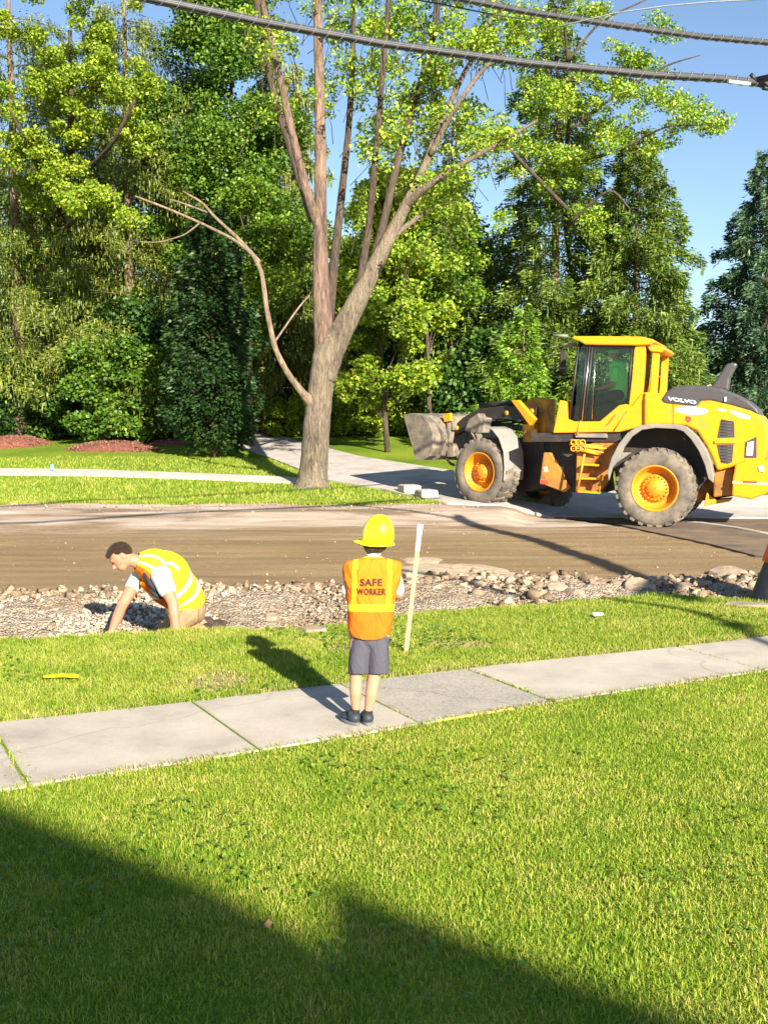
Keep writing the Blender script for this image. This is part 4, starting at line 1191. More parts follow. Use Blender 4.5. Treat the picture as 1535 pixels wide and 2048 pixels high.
traced_limb([(658, 640, 20, .3), (668, 520, 18, .5), (682, 400, 15, .8), (698, 250, 12, 1), (706, 100, 10, 1.2), (706, -60, 8, 1.2)], 'bark_dark')
traced_limb([(648, 760, 46), (660, 710, 50), (680, 665, 48), (704, 622, 42), (735, 560, 36), (770, 490, 28), (812, 410, 21), (850, 330, 14), (880, 250, 13, .3), (920, 160, 10, .6), (960, 90, 8, .8), (1000, -10, 6, 1)], 'bark')
traced_limb([(740, 550, 18), (768, 440, 16, .4), (795, 320, 14, .6), (830, 200, 15, .8), (862, 100, 12, 1), (880, -40, 10, 1)], 'bark_dark')
traced_limb([(715, 590, 16), (738, 450, 14, -.3), (752, 300, 12, -.5), (765, 150, 10, -.6), (778, -30, 8, -.7)], 'bark_dark')
traced_limb([(812, 410, 17), (850, 375, 14, -.4), (920, 330, 10, -.6), (1000, 285, 8, -.8), (1075, 240, 5, -1)], 'bark')
traced_limb([(860, 310, 11), (900, 230, 10, -.2), (955, 150, 8, -.3), (1010, 95, 6, -.4)], 'bark')
traced_limb([(790, 470, 12), (840, 430, 10, .5), (905, 400, 7, .7)], 'bark')
traced_limb([(628, 812, 30), (608, 790, 16, -.3), (578, 752, 12, -.5), (550, 700, 11, -.6), (533, 620, 10, -.8), (524, 545, 9, -.9), (505, 508, 8, -1), (470, 480, 7, -1.1), (400, 445, 5, -1.3), (330, 415, 5, -1.5), (270, 392, 3, -1.7)], 'twig')['label'] = 'pale bare low branch'
traced_limb([(520, 525, 8, -.9), (480, 480, 7, -1), (430, 435, 6, -1), (405, 405, 5, -1), (365, 382, 3, -1)], 'twig', n=6)
traced_limb([(415, 425, 4, -1), (370, 408, 4, -1), (338, 398, 3, -1)], 'twig', n=6)
traced_limb([(400, 446, 4, -1.3), (370, 470, 3, -1.3), (320, 485, 3, -1.3), (280, 484, 2, -1.3)], 'twig', n=6)
traced_limb([(545, 690, 5, -.6), (600, 610, 4, 0), (640, 570, 3, .3)], 'twig', n=5)
# twigs radiating from the upper limbs and carrying leaves
twig = MB(); cl = []
for cx, cy, rp, n in ((540, 60, 60, 16), (600, 190, 60, 9), (700, 30, 55, 12), (760, 150, 55, 12), (745, 300, 60, 8), (720, 420, 55, 5), (810, 60, 60, 18), (860, 170, 60, 18), (930, 90, 60, 18), (960, 240, 55, 14), (890, 320, 55, 13), (820, 250, 50, 12), (1010, 60, 60, 14), (760, 580, 45, 3), (840, 510, 50, 6), (910, 430, 50, 7), (980, 300, 40, 7), (870, 400, 40, 5), (690, 180, 60, 6), (790, 350, 45, 4), (650, -60, 160, 20), (950, -60, 160, 30)):
    for _ in range(n):
        a = at(cx + rng.normal(0, rp * .6), cy + rng.normal(0, rp * .5), D0 + .9 + rng.normal(0, .9))
        s = a + Vector((rng.normal(0, .35), rng.normal(0, .3), -rng.uniform(.5, 1.1)))
        twig.tube([s, s.lerp(a, .55) + Vector((rng.normal(0, .06), 0, .05)), a], [.010, .007, .003], 4, cap=False)
        cl.append((*a, rng.uniform(.20, .42)))
twig.build('twig', M['bark_dark'], mt)['kind'] = 'stuff'
np_mesh('crown', clumps_to_leaves(cl, 130, .086, .65, .15), 4, M['lf_maple'], mt)

# --- trees out of the frame that shade the front lawn
SUN_H = Vector((SV.x, SV.y, 0)).normalized()

# ------------------------------------------------------------------ the wheel loader
TH1, TH2 = R(22), R(45)
H1 = Vector((-math.cos(TH1), math.sin(TH1), 0)); N1 = Vector((-math.sin(TH1), -math.cos(TH1), 0))
H2 = Vector((-math.cos(TH2), math.sin(TH2), 0)); N2 = Vector((-math.sin(TH2), -math.cos(TH2), 0))
RW = at(1308, 977, 18.85)                    # outer face centre of the near rear wheel
C1 = RW - N1 * 1.22; C1.z = 0
FW = at(957, 944, 21.3)                     # outer face centre of the near front wheel
C2 = FW - N2 * 1.22; C2.z = 0
print('LOADER', RW, FW, C1, C2, (C2 - C1).length)
LD = thing('wheel_loader', 'big yellow wheel loader with a muddy raised bucket across the driveway mouth', 'wheel loader', (C1.x, C1.y, gz1(C1.x, C1.y)), math.atan2(H1.y, H1.x))
def on(px, py, w, C=C1, Nn=N1):
    """point where a line of sight meets the upright plane w metres out from the machine's centre line"""
    r = ray(px, py); o = Vector((0, 0, EYE)); p0 = C + Nn * w
    k = (p0 - o).dot(Nn) / r.dot(Nn)
    return o + r * k
def plate(pts, w0, w1, mat, name, bevel=.02, C=C1, Nn=N1, wt=None, parent=None, seg=2):
    """outline seen at depth plane wt, given thickness from w0 to w1"""
    wt = w1 if wt is None else wt
    P = [on(x, y, wt, C, Nn) for x, y in pts]
    mb = MB(); mb.prism([p + Nn * (w0 - wt) for p in P], [p + Nn * (w1 - wt) for p in P])
    return mb.build(name, M[mat], parent or LD, bevel=bevel, seg=seg)
def arc(cx, cy, rx, ry, a0, a1, n=10):
    return [(cx + rx * math.cos(R(a0 + (a1 - a0) * i / n)), cy - ry * math.sin(R(a0 + (a1 - a0) * i / n))) for i in range(n + 1)]

def wheel(c, Nn, rad, width, tag_=None, sgn=1, full=True):
    ax = Nn * sgn
    prof = [(rad * .56, -.02), (rad * .60, .012), (rad * .70, .022), (rad * .80, .02), (rad * .88, -.005), (rad * .945, -.05), (rad * .96, -.12), (rad * .963, -width / 2),
            (rad * .96, -width + .12), (rad * .945, -width + .05), (rad * .88, -width + .005), (rad * .7, -width - .02), (rad * .56, -width + .02)]
    mb = MB(); mb.lathe(prof, c, ax, 64)
    a = ax.cross(Vector((0, 0, 1))).normalized(); b = ax.cross(a)
    nl = 26
    for k in range(nl):
        for s_ in (0, 1):
            th = 2 * math.pi * (k + .5 * s_) / nl
            er = a * math.cos(th) + b * math.sin(th); et = ax.cross(er)
            w0, w1 = (0.0, -width * .47) if s_ == 0 else (-width * .53, -width)
            hw = rad * math.pi / nl * .52
            sk = rad * .09
            vs = []
            for (ww, sh, rlo, rhi) in ((w0, -sk * (1 if s_ == 0 else -1) * .5, .86, .975), (w0 - .05 if s_ == 0 else w0 + .0, 0, .92, 1.0), (w1 if s_ == 0 else w1 + .05, 0, .92, 1.0)):
                pass
            ends = [(w0 + (-.015 if s_ == 0 else 0), (.90 if s_ == 0 else .94)), (w1 + (0 if s_ == 0 else .015), (.94 if s_ == 0 else .90))]
            for i_, (ww, rlo) in enumerate(ends):
                shf = sk * (i_ if s_ == 0 else 1 - i_)
                top = 1.0 if (i_ == (1 if s_ == 0 else 0)) else .975
                for rr_, dt in ((rlo, -hw), (rlo, hw), (top * .99, hw * .75), (top * .99, -hw * .75)):
                    vs.append(c + ax * ww + er * (rad * rr_) + et * (dt + shf))
            mb.add(vs, [(0, 1, 2, 3), (7, 6, 5, 4), (0, 4, 5, 1), (1, 5, 6, 2), (2, 6, 7, 3), (3, 7, 4, 0)])
    ty = mb.build('tyre', M['tyre'], LD)
    # rim dish, hub, bolts
    r = rad * .57
    rm = MB(); rm.lathe([(r * 1.03, -.03), (r * 1.0, .005), (r * .94, .005), (r * .92, -.03), (r * .86, -.07), (r * .80, -.17), (r * .60, -.20), (r * .58, -.16), (r * .50, -.14), (r * .42, -.13), (r * .36, -.08), (r * .30, -.05), (r * .02, -.045)], c, ax, 48)
    bm_ = rm
    for k in range(20):
        th = 2 * math.pi * k / 20; er = a * math.cos(th) + b * math.sin(th)
        bm_.lathe([(.001, -.105), (.017, -.105), (.017, -.15)], c + er * r * .51, ax, 6, False)
    for k in range(10):
        th = 2 * math.pi * (k + .5) / 10; er = a * math.cos(th) + b * math.sin(th)
        bm_.lathe([(.001, -.05), (.012, -.05), (.012, -.09)], c + er * r * .33, ax, 6, False)
    rm.build('rim', M['rim'], ty)
    return ty
WR = 0.735
wheel(RW, N1, WR, .52)
wheel(RW - N1 * 2.44, N1, WR, .52, sgn=-1)
WF = 0.705
wheel(FW, N2, WF, .52)
wheel(FW - N2 * 2.44 - Vector((0, 0, .26)), N2, WF, .52, sgn=-1)

# --- rear unit: engine hood, body side by side planes
HW = .92        # half width of hood
hood = [(1286, 792), (1318, 800), (1326, 806), (1350, 808), (1390, 812), (1398, 801), (1420, 800), (1460, 809), (1500, 820), (1522, 832), (1534, 850), (1536, 872), (1533, 900), (1527, 922), (1487, 930), (1465, 934),
        (1432, 942), (1424, 918), (1410, 890), (1392, 862), (1370, 852), (1322, 850), (1286, 852)]
plate(hood, -HW, HW, 'yellow', 'engine_hood', .05, wt=HW, seg=3)
top = [(1318, 800), (1330, 784), (1345, 774), (1372, 770), (1405, 770), (1440, 776), (1470, 787), (1495, 801), (1512, 816), (1520, 832), (1500, 823), (1460, 811), (1420, 802), (1398, 803), (1390, 813), (1350, 810), (1326, 807)]
plate(top, -HW + .04, HW - .0, 'hood_grey', 'hood_cover', .07, wt=HW, seg=4)
fin = [(1419, 776), (1432, 758), (1444, 740), (1450, 729), (1462, 725), (1474, 727), (1467, 741), (1459, 757), (1455, 782)]
plate(fin, .0, .24, 'hood_grey', 'exhaust_fin', .04, wt=.2)
plate([(1413, 771), (1417, 771), (1417, 778), (1413, 778)], .52, .56, 'white', 'hood_latch', .004, wt=.55)
plate([(1448, 794), (1452, 794), (1451, 803), (1447, 803)], HW + .0, HW + .03, 'white', 'hood_handle', .004, wt=HW)
# vents
v1 = [(1441, 838), (1467, 843), (1468, 875), (1433, 876), (1436, 858)]
v2 = [(1432, 889), (1466, 889), (1463, 924), (1455, 928), (1441, 926), (1436, 910)]
for v in (v1, v2):
    o = plate(v, HW - .01, HW + .006, 'grille', 'side_vent', .004, wt=HW)
    mb = MB(); ys = np.linspace(min(q[1] for q in v) + 4, max(q[1] for q in v) - 5, 6)
    for y_ in ys: mb.tube([on(1440, y_, HW + .01), on(1463, y_, HW + .01)], .007, 4)
    mb.build('vent_slat', M['hood_grey'], o)
bar = [(1427, 881), (1468, 880), (1469, 887), (1428, 887)]
plate(bar, HW - .01, HW + .03, 'yellow', 'vent_bar', .008, wt=HW)
# tail lamp recess
plate([(1489, 884), (1512, 873), (1512, 916), (1487, 916)], HW - .01, HW + .008, 'hood_grey', 'lamp_recess', .004, wt=HW)
plate([(1493, 885), (1506, 882), (1504, 911), (1490, 911)], HW, HW + .03, 'white', 'tail_lamp', .008, wt=HW)
# decals
el = [(1382 + 33 * math.cos(t_), 821 + 8 * math.sin(t_) + .05 * 33 * math.cos(t_)) for t_ in np.linspace(0, 2 * math.pi, 24, endpoint=False)]
plate(el, HW, HW + .004, 'decal', 'oval_decal', 0, wt=HW)
plate([(1370, 832), (1381, 834), (1380, 842), (1375, 846), (1369, 840)], HW, HW + .003, 'red', 'warning_sticker', 0, wt=HW)
plate([(1435, 816), (1452, 819), (1451, 824), (1434, 821)], HW, HW + .003, 'decal_yellow', 'model_decal', 0, wt=HW)
plate([(1458, 819), (1500, 832), (1498, 839), (1478, 836), (1459, 825)], HW, HW + .003, 'decal_yellow', 'model_decal', 0, wt=HW)
def text_on(txt, p0, p1, up, height, mat, name, parent, nrm, off=.004, bold=0, sx=1):
    """lettering laid from p0 towards p1"""
    cu = bpy.data.curves.new(name, 'FONT'); cu.body = txt; cu.size = 1; cu.extrude = .01; cu.offset = bold
    cu.align_x = 'LEFT'
    tmp = bpy.data.objects.new('tmp', cu); COL.objects.link(tmp)
    dg = bpy.context.evaluated_depsgraph_get(); me = bpy.data.meshes.new_from_object(tmp.evaluated_get(dg))
    bpy.data.objects.remove(tmp)
    xs = [v.co.x for v in me.vertices]; ys = [v.co.y for v in me.vertices]
    x0, x1, y0, y1 = min(xs), max(xs), min(ys), max(ys)
    X = (p1 - p0); L = X.length; X = X.normalized()
    mb = MB()
    vs = [p0 + X * ((v.co.x - x0) / (x1 - x0) * L) + up * ((v.co.y - y0) / (y1 - y0) * height) + nrm * (off + (.003 if v.co.z > 0 else 0)) for v in me.vertices]
    mb.add(vs, [tuple(f.vertices) for f in me.polygons])
    return mb.build(name, M[mat], parent)
pa, pb = on(1334, 800.5, HW), on(1391, 808.5, HW)
text_on('VOLVO', pa, pb, Vector((0, 0, 1)), .065, 'white', 'maker_lettering', LD, N1, .006, .04)
# panel gap and counterweight
plate([(1344, 808), (1346, 808), (1346, 852), (1344, 852)], HW, HW + .003, 'frame_orange', 'panel_gap', 0, wt=HW)
cw = [(1469, 929), (1490, 921), (1545, 921), (1590, 930), (1590, 975), (1537, 985), (1500, 999), (1462, 992), (1464, 956)]
plate(cw, -1.05, 1.0, 'yellow', 'counterweight', .03, wt=1.0)
plate([(1464, 962), (1540, 966), (1540, 970), (1464, 967)], 1.0, 1.008, 'decal_yellow', 'reflective_strip', 0, wt=1.0)
plate([(1484, 961.5), (1513, 962.5), (1513, 966.5), (1484, 966)], 1.008, 1.014, 'red', 'red_reflector', 0, wt=1.0)
plate([(1515, 932), (1526, 930), (1527, 945), (1516, 942)], .99, 1.02, 'white', 'tie_down_lug', .01, wt=1.0)
# rear frame below the hood
plate([(1225, 905), (1300, 890), (1425, 935), (1470, 932), (1466, 992), (1420, 1000), (1300, 1010), (1235, 980)], -.45, .45, 'frame_orange', 'rear_frame', .02, wt=.45)
plate([(1425, 940), (1466, 934), (1464, 990), (1425, 995)], -.8, .8, 'frame_orange', 'tank', .03, wt=.8)
plate([(1412, 985), (1430, 1000), (1462, 997), (1458, 1003), (1406, 1012)], .3, .7, 'yellow_dirty', 'tow_bracket', .01, wt=.7)
# axle
mb = MB(); mb.tube([RW - N1 * .4, RW - N1 * 2.04], .2, 14); mb.build('rear_axle', M['chassis'], LD)
mb = MB(); mb.tube([FW - N2 * .4, FW - N2 * 2.04], .2, 14); mb.build('front_axle', M['chassis'], LD)
# rear fenders: a band bent round the wheel
def band(outer, w0, w1, mat, name, C=C1, Nn=N1, wt=None, th=.035, parent=None):
    wt = w1 if wt is None else wt
    P = [on(x, y, wt, C, Nn) for x, y in outer]
    mb = MB()
    rings = []
    for i, p in enumerate(P):
        a = P[max(i - 1, 0)]; b = P[min(i + 1, len(P) - 1)]
        t = (b - a).normalized(); inn = t.cross(Nn).normalized()
        rings.append([p + Nn * (w0 - wt), p + Nn * (w1 - wt), p + Nn * (w1 - wt + .0) + inn * th, p + Nn * (w0 - wt) + inn * th])
    mb.ring_loft(rings, cap=True, smooth=False)
    return mb.build(name, M[mat], parent or LD, bevel=.012)
fo = [(1213, 944), (1222, 915), (1235, 889), (1253, 866), (1276, 851), (1310, 847), (1352, 849), (1372, 853), (1392, 871), (1410, 897), (1421, 925), (1426, 952)]
fi = [(1413, 960), (1408, 930), (1396, 902), (1380, 878), (1365, 863), (1350, 858), (1310, 856), (1282, 860), (1262, 874), (1247, 895), (1238, 918), (1224, 935), (1216, 962)]
plate([(x, y) for x, y in fo] + [(1425, 966), (1415, 958)] + fi[1:], 1.15, 1.24, 'fender_grey', 'rear_fender', .015, wt=1.24)
band([(x, y + 2) for x, y in fo[1:]], .85, 1.20, 'fender_grey', 'fender_liner', wt=1.2)
plate([(1236, 905), (1262, 905), (1238, 922), (1214, 940)], 1.08, 1.14, 'fender_grey', 'mud_guard', .01, wt=1.14)
plate([(x, y) for x, y in fo] + [(1425, 966), (1415, 958)] + fi[1:], -1.24, -1.15, 'fender_grey', 'rear_fender', .015, wt=1.24)
# dark inside of the wheel arch
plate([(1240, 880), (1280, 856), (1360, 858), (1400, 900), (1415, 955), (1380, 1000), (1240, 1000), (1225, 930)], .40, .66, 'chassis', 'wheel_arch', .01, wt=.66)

# --- cab
CWD = .74
skirt = [(1110, 862), (1118, 800), (1131, 803), (1134, 838), (1146, 843), (1198, 843), (1236, 811), (1250, 808), (1255, 812), (1262, 693), (1272, 689), (1291, 692), (1288, 738), (1283, 783), (1288, 786), (1290, 850), (1262, 858), (1238, 866), (1180, 866), (1160, 868)]
plate([(1105, 866), (1118, 800), (1131, 803), (1134, 838), (1146, 843), (1198, 843), (1236, 811), (1250, 808), (1262, 812), (1282, 786), (1292, 784), (1292, 850), (1262, 858), (1238, 864)], -CWD, CWD + .10, 'yellow', 'cab_base', .018, wt=CWD + .1)
# dark floor and seat filling the lower cab is hollow: side wall only above the base
plate([(1256, 812), (1262, 760), (1267, 700), (1271, 688), (1290, 690), (1288, 740), (1284, 786), (1280, 806)], CWD - .10, CWD + .06, 'yellow', 'cab_pillar', .015, wt=CWD + .06)
plate([(1256, 812), (1262, 760), (1267, 700), (1271, 688), (1290, 690), (1288, 740), (1284, 786), (1280, 806)], -CWD - .06, -CWD + .10, 'yellow', 'cab_pillar', .015, wt=CWD + .06)
plate([(1297, 790), (1303, 705), (1309, 690), (1321, 692), (1317, 706), (1312, 790)], CWD - .14, CWD - .02, 'yellow', 'cab_pillar', .012, wt=CWD)
plate([(1297, 790), (1303, 705), (1309, 690), (1321, 692), (1317, 706), (1312, 790)], -CWD + .02, -CWD + .14, 'yellow', 'cab_pillar', .012, wt=CWD)
plate([(1288, 784), (1330, 787), (1332, 850), (1288, 852)], -HW, HW - .02, 'yellow', 'rear_deck', .02, wt=HW)
# roof slab
plate([(1141, 677), (1146, 672), (1200, 672), (1280, 673), (1303, 678), (1310, 683), (1300, 690), (1275, 691), (1200, 690), (1168, 689), (1158, 683)], -CWD - .12, CWD + .12, 'yellow', 'cab_roof', .03, wt=CWD + .12, seg=3)
plate([(1292, 692), (1300, 689), (1324, 692), (1328, 699), (1322, 705), (1300, 703)], -CWD, CWD + .02, 'yellow', 'roof_duct', .015, wt=CWD)
plate([(1163, 689), (1270, 690), (1268, 697), (1163, 696)], -CWD - .04, CWD + .04, 'black', 'roof_rail', .008, wt=CWD + .04)
# pillars of the door, windscreen edge
def post(px0, py0, px1, py1, w, r, mat='black', name='door_post', C=C1, Nn=N1, n=8):
    mb = MB(); mb.tube([on(px0, py0, w, C, Nn), on(px1, py1, w, C, Nn)], r, n); return mb.build(name, M[mat], LD)
for w in (CWD + .02, -CWD - .02):
    post(1184, 690, 1167, 842, w, .028); post(1174, 690, 1157, 842, w, .018)
    post(1263, 694, 1254, 812, w, .022)
post(1179, 690, 1163, 842, CWD + .06, .012, 'chrome', 'grab_rail')
post(1190, 700, 1183, 838, CWD + .05, .009, 'chrome', 'grab_rail')
# far side glazing bar and windscreen verticals
for w_ in (-CWD, CWD):
    mb = MB(); mb.tube([on(1156, 690, CWD) - N1 * (CWD - w_), on(1138, 838, CWD) - N1 * (CWD - w_)], .022, 6)
    mb.build('windscreen_post', M['black'], LD)
# glass panes
def pane(pts, w, name='window_pane', wt=None):
    wt = w if wt is None else wt
    P = [on(x, y, wt) + N1 * (w - wt) for x, y in pts]
    mb = MB(); mb.prism([p - N1 * .006 for p in P], P); return mb.build(name, M['glass'], LD)
side = [(1160, 694), (1264, 695), (1254, 806), (1236, 811), (1198, 843), (1147, 843)]
pane(side, CWD); pane(side, -CWD, wt=CWD)
fp = [on(1156, 693, CWD), on(1140, 840, CWD)]
mb = MB(); mb.prism([fp[0], fp[0] - N1 * 2 * CWD, fp[1] - N1 * 2 * CWD, fp[1]], [p - H1 * .006 for p in (fp[0], fp[0] - N1 * 2 * CWD, fp[1] - N1 * 2 * CWD, fp[1])]); mb.build('windscreen', M['glass'], LD)
rp_ = [on(1300, 697, CWD), on(1292, 785, CWD)]
mb = MB(); mb.prism([rp_[0], rp_[0] - N1 * 2 * CWD, rp_[1] - N1 * 2 * CWD, rp_[1]], [p - H1 * .006 for p in (rp_[0], rp_[0] - N1 * 2 * CWD, rp_[1] - N1 * 2 * CWD, rp_[1])]); mb.build('rear_window', M['glass'], LD)
# inside: console, wheel, seat
plate([(1196, 790), (1262, 800), (1258, 850), (1196, 850)], -.30, .30, 'black', 'seat', .05, wt=.1)
plate([(1258, 735), (1272, 735), (1268, 805), (1250, 805)], -.28, .28, 'black', 'seat_back', .05, wt=.1)
plate([(1166, 790), (1180, 778), (1196, 842), (1150, 842)], -.35, .35, 'chassis', 'console', .03, wt=.1)
plate([(1140, 812), (1262, 812), (1262, 850), (1140, 850)], -.66, .66, 'chassis', 'cab_floor', .01, wt=.3)
mb = MB(); c_ = on(1196, 772, .1)
mb.tube([c_ + (H1 * .18 * math.cos(t_) + N1 * .2 * math.sin(t_) + Vector((0, 0, .10 * math.cos(t_)))) for t_ in np.linspace(0, 2 * math.pi, 20)], .014, 6, cap=False)
mb.tube([c_, on(1183, 815, .1)], .025, 6); mb.build('steering_wheel', M['black'], LD)
# door handle mark on the skirt and diagonal hinge
plate([(1226, 831), (1231, 829), (1217, 848), (1209, 853)], CWD + .1, CWD + .112, 'frame_orange', 'door_handle', .003, wt=CWD + .1)
post(1252, 822, 1226, 862, CWD + .10, .012, 'frame_orange', 'door_hinge')
post(1160, 842, 1153, 870, CWD + .10, .022, 'yellow', 'step_bracket')
# front lamps / mirror brackets ahead of the cab
for (a, b_, w_, s) in (((1123, 690), (1152, 690), .55, .035), ((1106, 671), (1135, 672), -.75, .03), ((1102, 735), (1135, 737), -.75, .02), ((1110, 755), (1130, 755), -.75, .02)):
    post(a[0], a[1], b_[0], b_[1], w_, s, 'fender_grey', 'lamp_bracket')
plate([(1119, 700), (1131, 700), (1130, 745), (1118, 745)], -.80, -.76, 'chassis', 'rear_view_mirror', .015, wt=-.76)
# chassis under the cab
plate([(1060, 866), (1240, 864), (1236, 884), (1062, 884)], -.78, .78, 'chassis', 'cab_subframe', .01, wt=.78)
plate([(1148, 867), (1212, 867), (1214, 876), (1150, 875)], .78, .84, 'fender_grey', 'cab_step', .01, wt=.84)
plate([(1195, 880), (1238, 878), (1226, 915), (1218, 960), (1200, 985), (1150, 984), (1152, 900)], .40, .74, 'frame_orange', 'battery_box', .02, wt=.74)
plate([(1100, 880), (1200, 880), (1215, 985), (1128, 985), (1100, 955)], -.40, .40, 'chassis', 'centre_frame', .02, wt=.4)
# articulation plates
plate([(1086, 905), (1101, 905), (1140, 975), (1128, 985), (1078, 966)], .28, .50, 'frame_orange', 'articulation_joint', .02, wt=.5)
plate([(1079, 960), (1095, 960), (1096, 968), (1080, 968)], .50, .51, 'red', 'red_reflector', .002, wt=.5)
plate([(1086, 935), (1093, 933), (1095, 943), (1089, 944)], .50, .51, 'decal', 'pin_cap', .002, wt=.5)
# steps
for a, b_ in (((1168, 908), (1153, 984)), ((1202, 950), (1197, 984))):
    mb = MB(); mb.tube([on(*a, .98), on(*b_, .98)], .022, 6); mb.build('ladder_rail', M['yellow_dirty'], LD)
for a, b_ in (((1162, 927), (1196, 929)), ((1158, 955), (1200, 956)), ((1153, 981), (1198, 984))):
    pa, pb = on(*a, .98), on(*b_, .98)
    mb = MB(); mb.prism([pa, pb, pb - N1 * .24, pa - N1 * .24], [q - Vector((0, 0, .035)) for q in (pa, pb, pb - N1 * .24, pa - N1 * .24)])
    mb.build('step_tread', M['yellow'], LD, bevel=.006)
# curled yellow hoses / wheel chocks on a rack above the steps
mb = MB()
for k, (a, b_) in enumerate((((1140, 880), (1205, 892)), ((1138, 888), (1212, 897)), ((1142, 898), (1206, 905)), ((1150, 904), (1196, 909)))):
    pa, pb = on(*a, .84), on(*b_, .84); mid = pa.lerp(pb, .45) + Vector((0, 0, -.05 + .03 * k))
    mb.tube([pa, pa.lerp(mid, .5) + Vector((0, 0, .03)), mid, pb], [.02, .03, .034, .012], 6)
for k in range(6):
    c_ = on(1146 + 9 * (k % 3), 885 + 12 * (k // 3), .88)
    mb.tube([c_ + H1 * .05 * math.cos(t_) + Vector((0, 0, .05 * math.sin(t_))) for t_ in np.linspace(0, 2 * math.pi, 10)], .012, 5, cap=False)
mb.build('hydraulic_hose', M['yellow'], LD)

# --- front unit
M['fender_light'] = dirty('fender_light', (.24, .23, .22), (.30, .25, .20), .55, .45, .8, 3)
def f2(px, py, w): return on(px, py, w, C2, N2)
def plate2(pts, w0, w1, mat, name, bevel=.02, wt=None): return plate(pts, w0, w1, mat, name, bevel, C2, N2, wt)
# fender over the near front wheel (broad sheet seen on edge)
fp_ = [(968, 852), (985, 850), (1000, 868), (1012, 895), (1018, 930), (1018, 968)]
Pn = [on(x, y, 1.24, C2, N2) for x, y in [(970, 853), (984, 858), (998, 876), (1007, 903), (1009, 935), (1007, 962)]]
mb = MB(); rings = []
for i, p in enumerate(Pn):
    a = Pn[max(i - 1, 0)]; b_ = Pn[min(i + 1, len(Pn) - 1)]; t_ = (b_ - a).normalized(); inn = t_.cross(N2).normalized() * .03
    rings.append([p, p - N2 * .62, p - N2 * .62 + inn, p + inn])
mb.ring_loft(rings, smooth=False)
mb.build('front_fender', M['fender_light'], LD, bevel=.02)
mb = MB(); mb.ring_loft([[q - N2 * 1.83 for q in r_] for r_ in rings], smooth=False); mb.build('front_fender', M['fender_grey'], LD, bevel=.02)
# front frame and loader tower
def twr(pts, mat, name, w0=-.28, w1=.28): return plate(pts, w0, w1, mat, name, .02, C2, N2, wt=w1)
twr([(1052, 800), (1064, 795), (1090, 798), (1086, 880), (1060, 885), (1050, 850)], 'yellow_dirty', 'loader_tower', -.16, .20)
twr([(1068, 798), (1092, 800), (1088, 870), (1066, 866)], 'yellow_dirty', 'tower_plate', .20, .26)
twr([(985, 880), (1086, 870), (1092, 975), (1040, 985), (985, 950)], 'chassis', 'front_frame', -.40, .36)
twr([(1020, 801), (1034, 800), (1068, 838), (1058, 852)], 'yellow', 'bell_crank', .60, .72)
plate2([(1053, 848), (1078, 848), (1076, 884), (1055, 884)], .30, .46, 'yellow_dirty', 'tower_lug', .01, wt=.30)
# lift arms: from tower to bucket
for s_ in (1, -1):
    w_ = .55 * s_
    A_ = [(1072, 815), (1040, 812), (1000, 812), (955, 818), (925, 835), (900, 858), (908, 872), (935, 858), (968, 842), (1005, 838), (1045, 842), (1070, 838)]
    plate(A_, w_ - .05, w_ + .05, 'chassis' if s_ > 0 else 'chassis', 'lift_arm', .012, C2, N2, wt=w_ + .05)
mb = MB(); mb.tube([f2(1066, 860, .4), f2(985, 848, .4)], .06, 10); mb.build('lift_cylinder', M['chassis'], LD)
mb = MB(); mb.tube([f2(985, 848, .4), f2(950, 842, .4)], .035, 8); mb.build('cylinder_rod', M['chrome'], LD)
mb = MB(); mb.tube([f2(1030, 806, 0), f2(960, 812, 0)], .07, 10); mb.build('tilt_cylinder', M['chassis'], LD)
for k, (w_, mid) in enumerate(((.30, 14), (.2, 6), (.1, 20), (-.1, 10))):
    mb = MB(); mb.tube([f2(1052, 830 + 6 * k, w_), f2(1010, 828 + mid, w_ + .05), f2(968, 830 + mid, w_), f2(930, 842 + 4 * k, w_ + .02)], .022, 6); mb.build('hydraulic_line', M['black'], LD)
for px_, py_, w_ in ((1062, 822, .62), (1012, 826, .62), (958, 832, .62), (912, 856, .62), (1070, 862, .48), (1094, 912, .52), (1120, 968, .52)):
    mb = MB(); c_ = f2(px_, py_, w_); mb.lathe([(.001, .02), (.045, .02), (.05, 0), (.05, -.03)], c_, N2, 14); mb.build('pivot_pin', M['yellow_dirty'], LD)
# headlamp pod
plate2([(940, 838), (958, 826), (965, 842), (958, 868), (930, 862)], .62, .85, 'bucket', 'headlamp_bracket', .02, wt=.8)
plate2([(958, 833), (972, 836), (966, 866), (955, 868)], .6, .82, 'fender_grey', 'headlamp', .02, wt=.8)
# bucket: curved shell seen from behind, open side away from us
BH = H2
def bpt(s, z, w): return C2 + H2 * s + N2 * w + Vector((0, 0, z))
# profile in (s,z): from the top rim, round the back, to the cutting edge (tilted back)
prof = [(2.30, 2.00), (2.02, 2.03), (1.74, 1.98), (1.54, 1.82), (1.43, 1.56), (1.43, 1.30), (1.53, 1.12), (1.70, 1.03), (1.92, 1.04)]
prof = [(s - .16, z - .02) for s, z in prof]
BW = 1.2
mb = MB(); rings = []
inner = []
for i, (s, z) in enumerate(prof):
    a = prof[max(i - 1, 0)]; b_ = prof[min(i + 1, len(prof) - 1)]
    dx, dz = b_[0] - a[0], b_[1] - a[1]; l = math.hypot(dx, dz); nx, nz = -dz / l * -.03, dx / l * -.03
    rings.append([bpt(s, z, BW), bpt(s, z, -BW), bpt(s + nx * -1, z + nz * -1, -BW), bpt(s + nx * -1, z + nz * -1, BW)])
mb.ring_loft(rings, smooth=False)
bk = mb.build('bucket', M['bucket'], LD, bevel=.008)
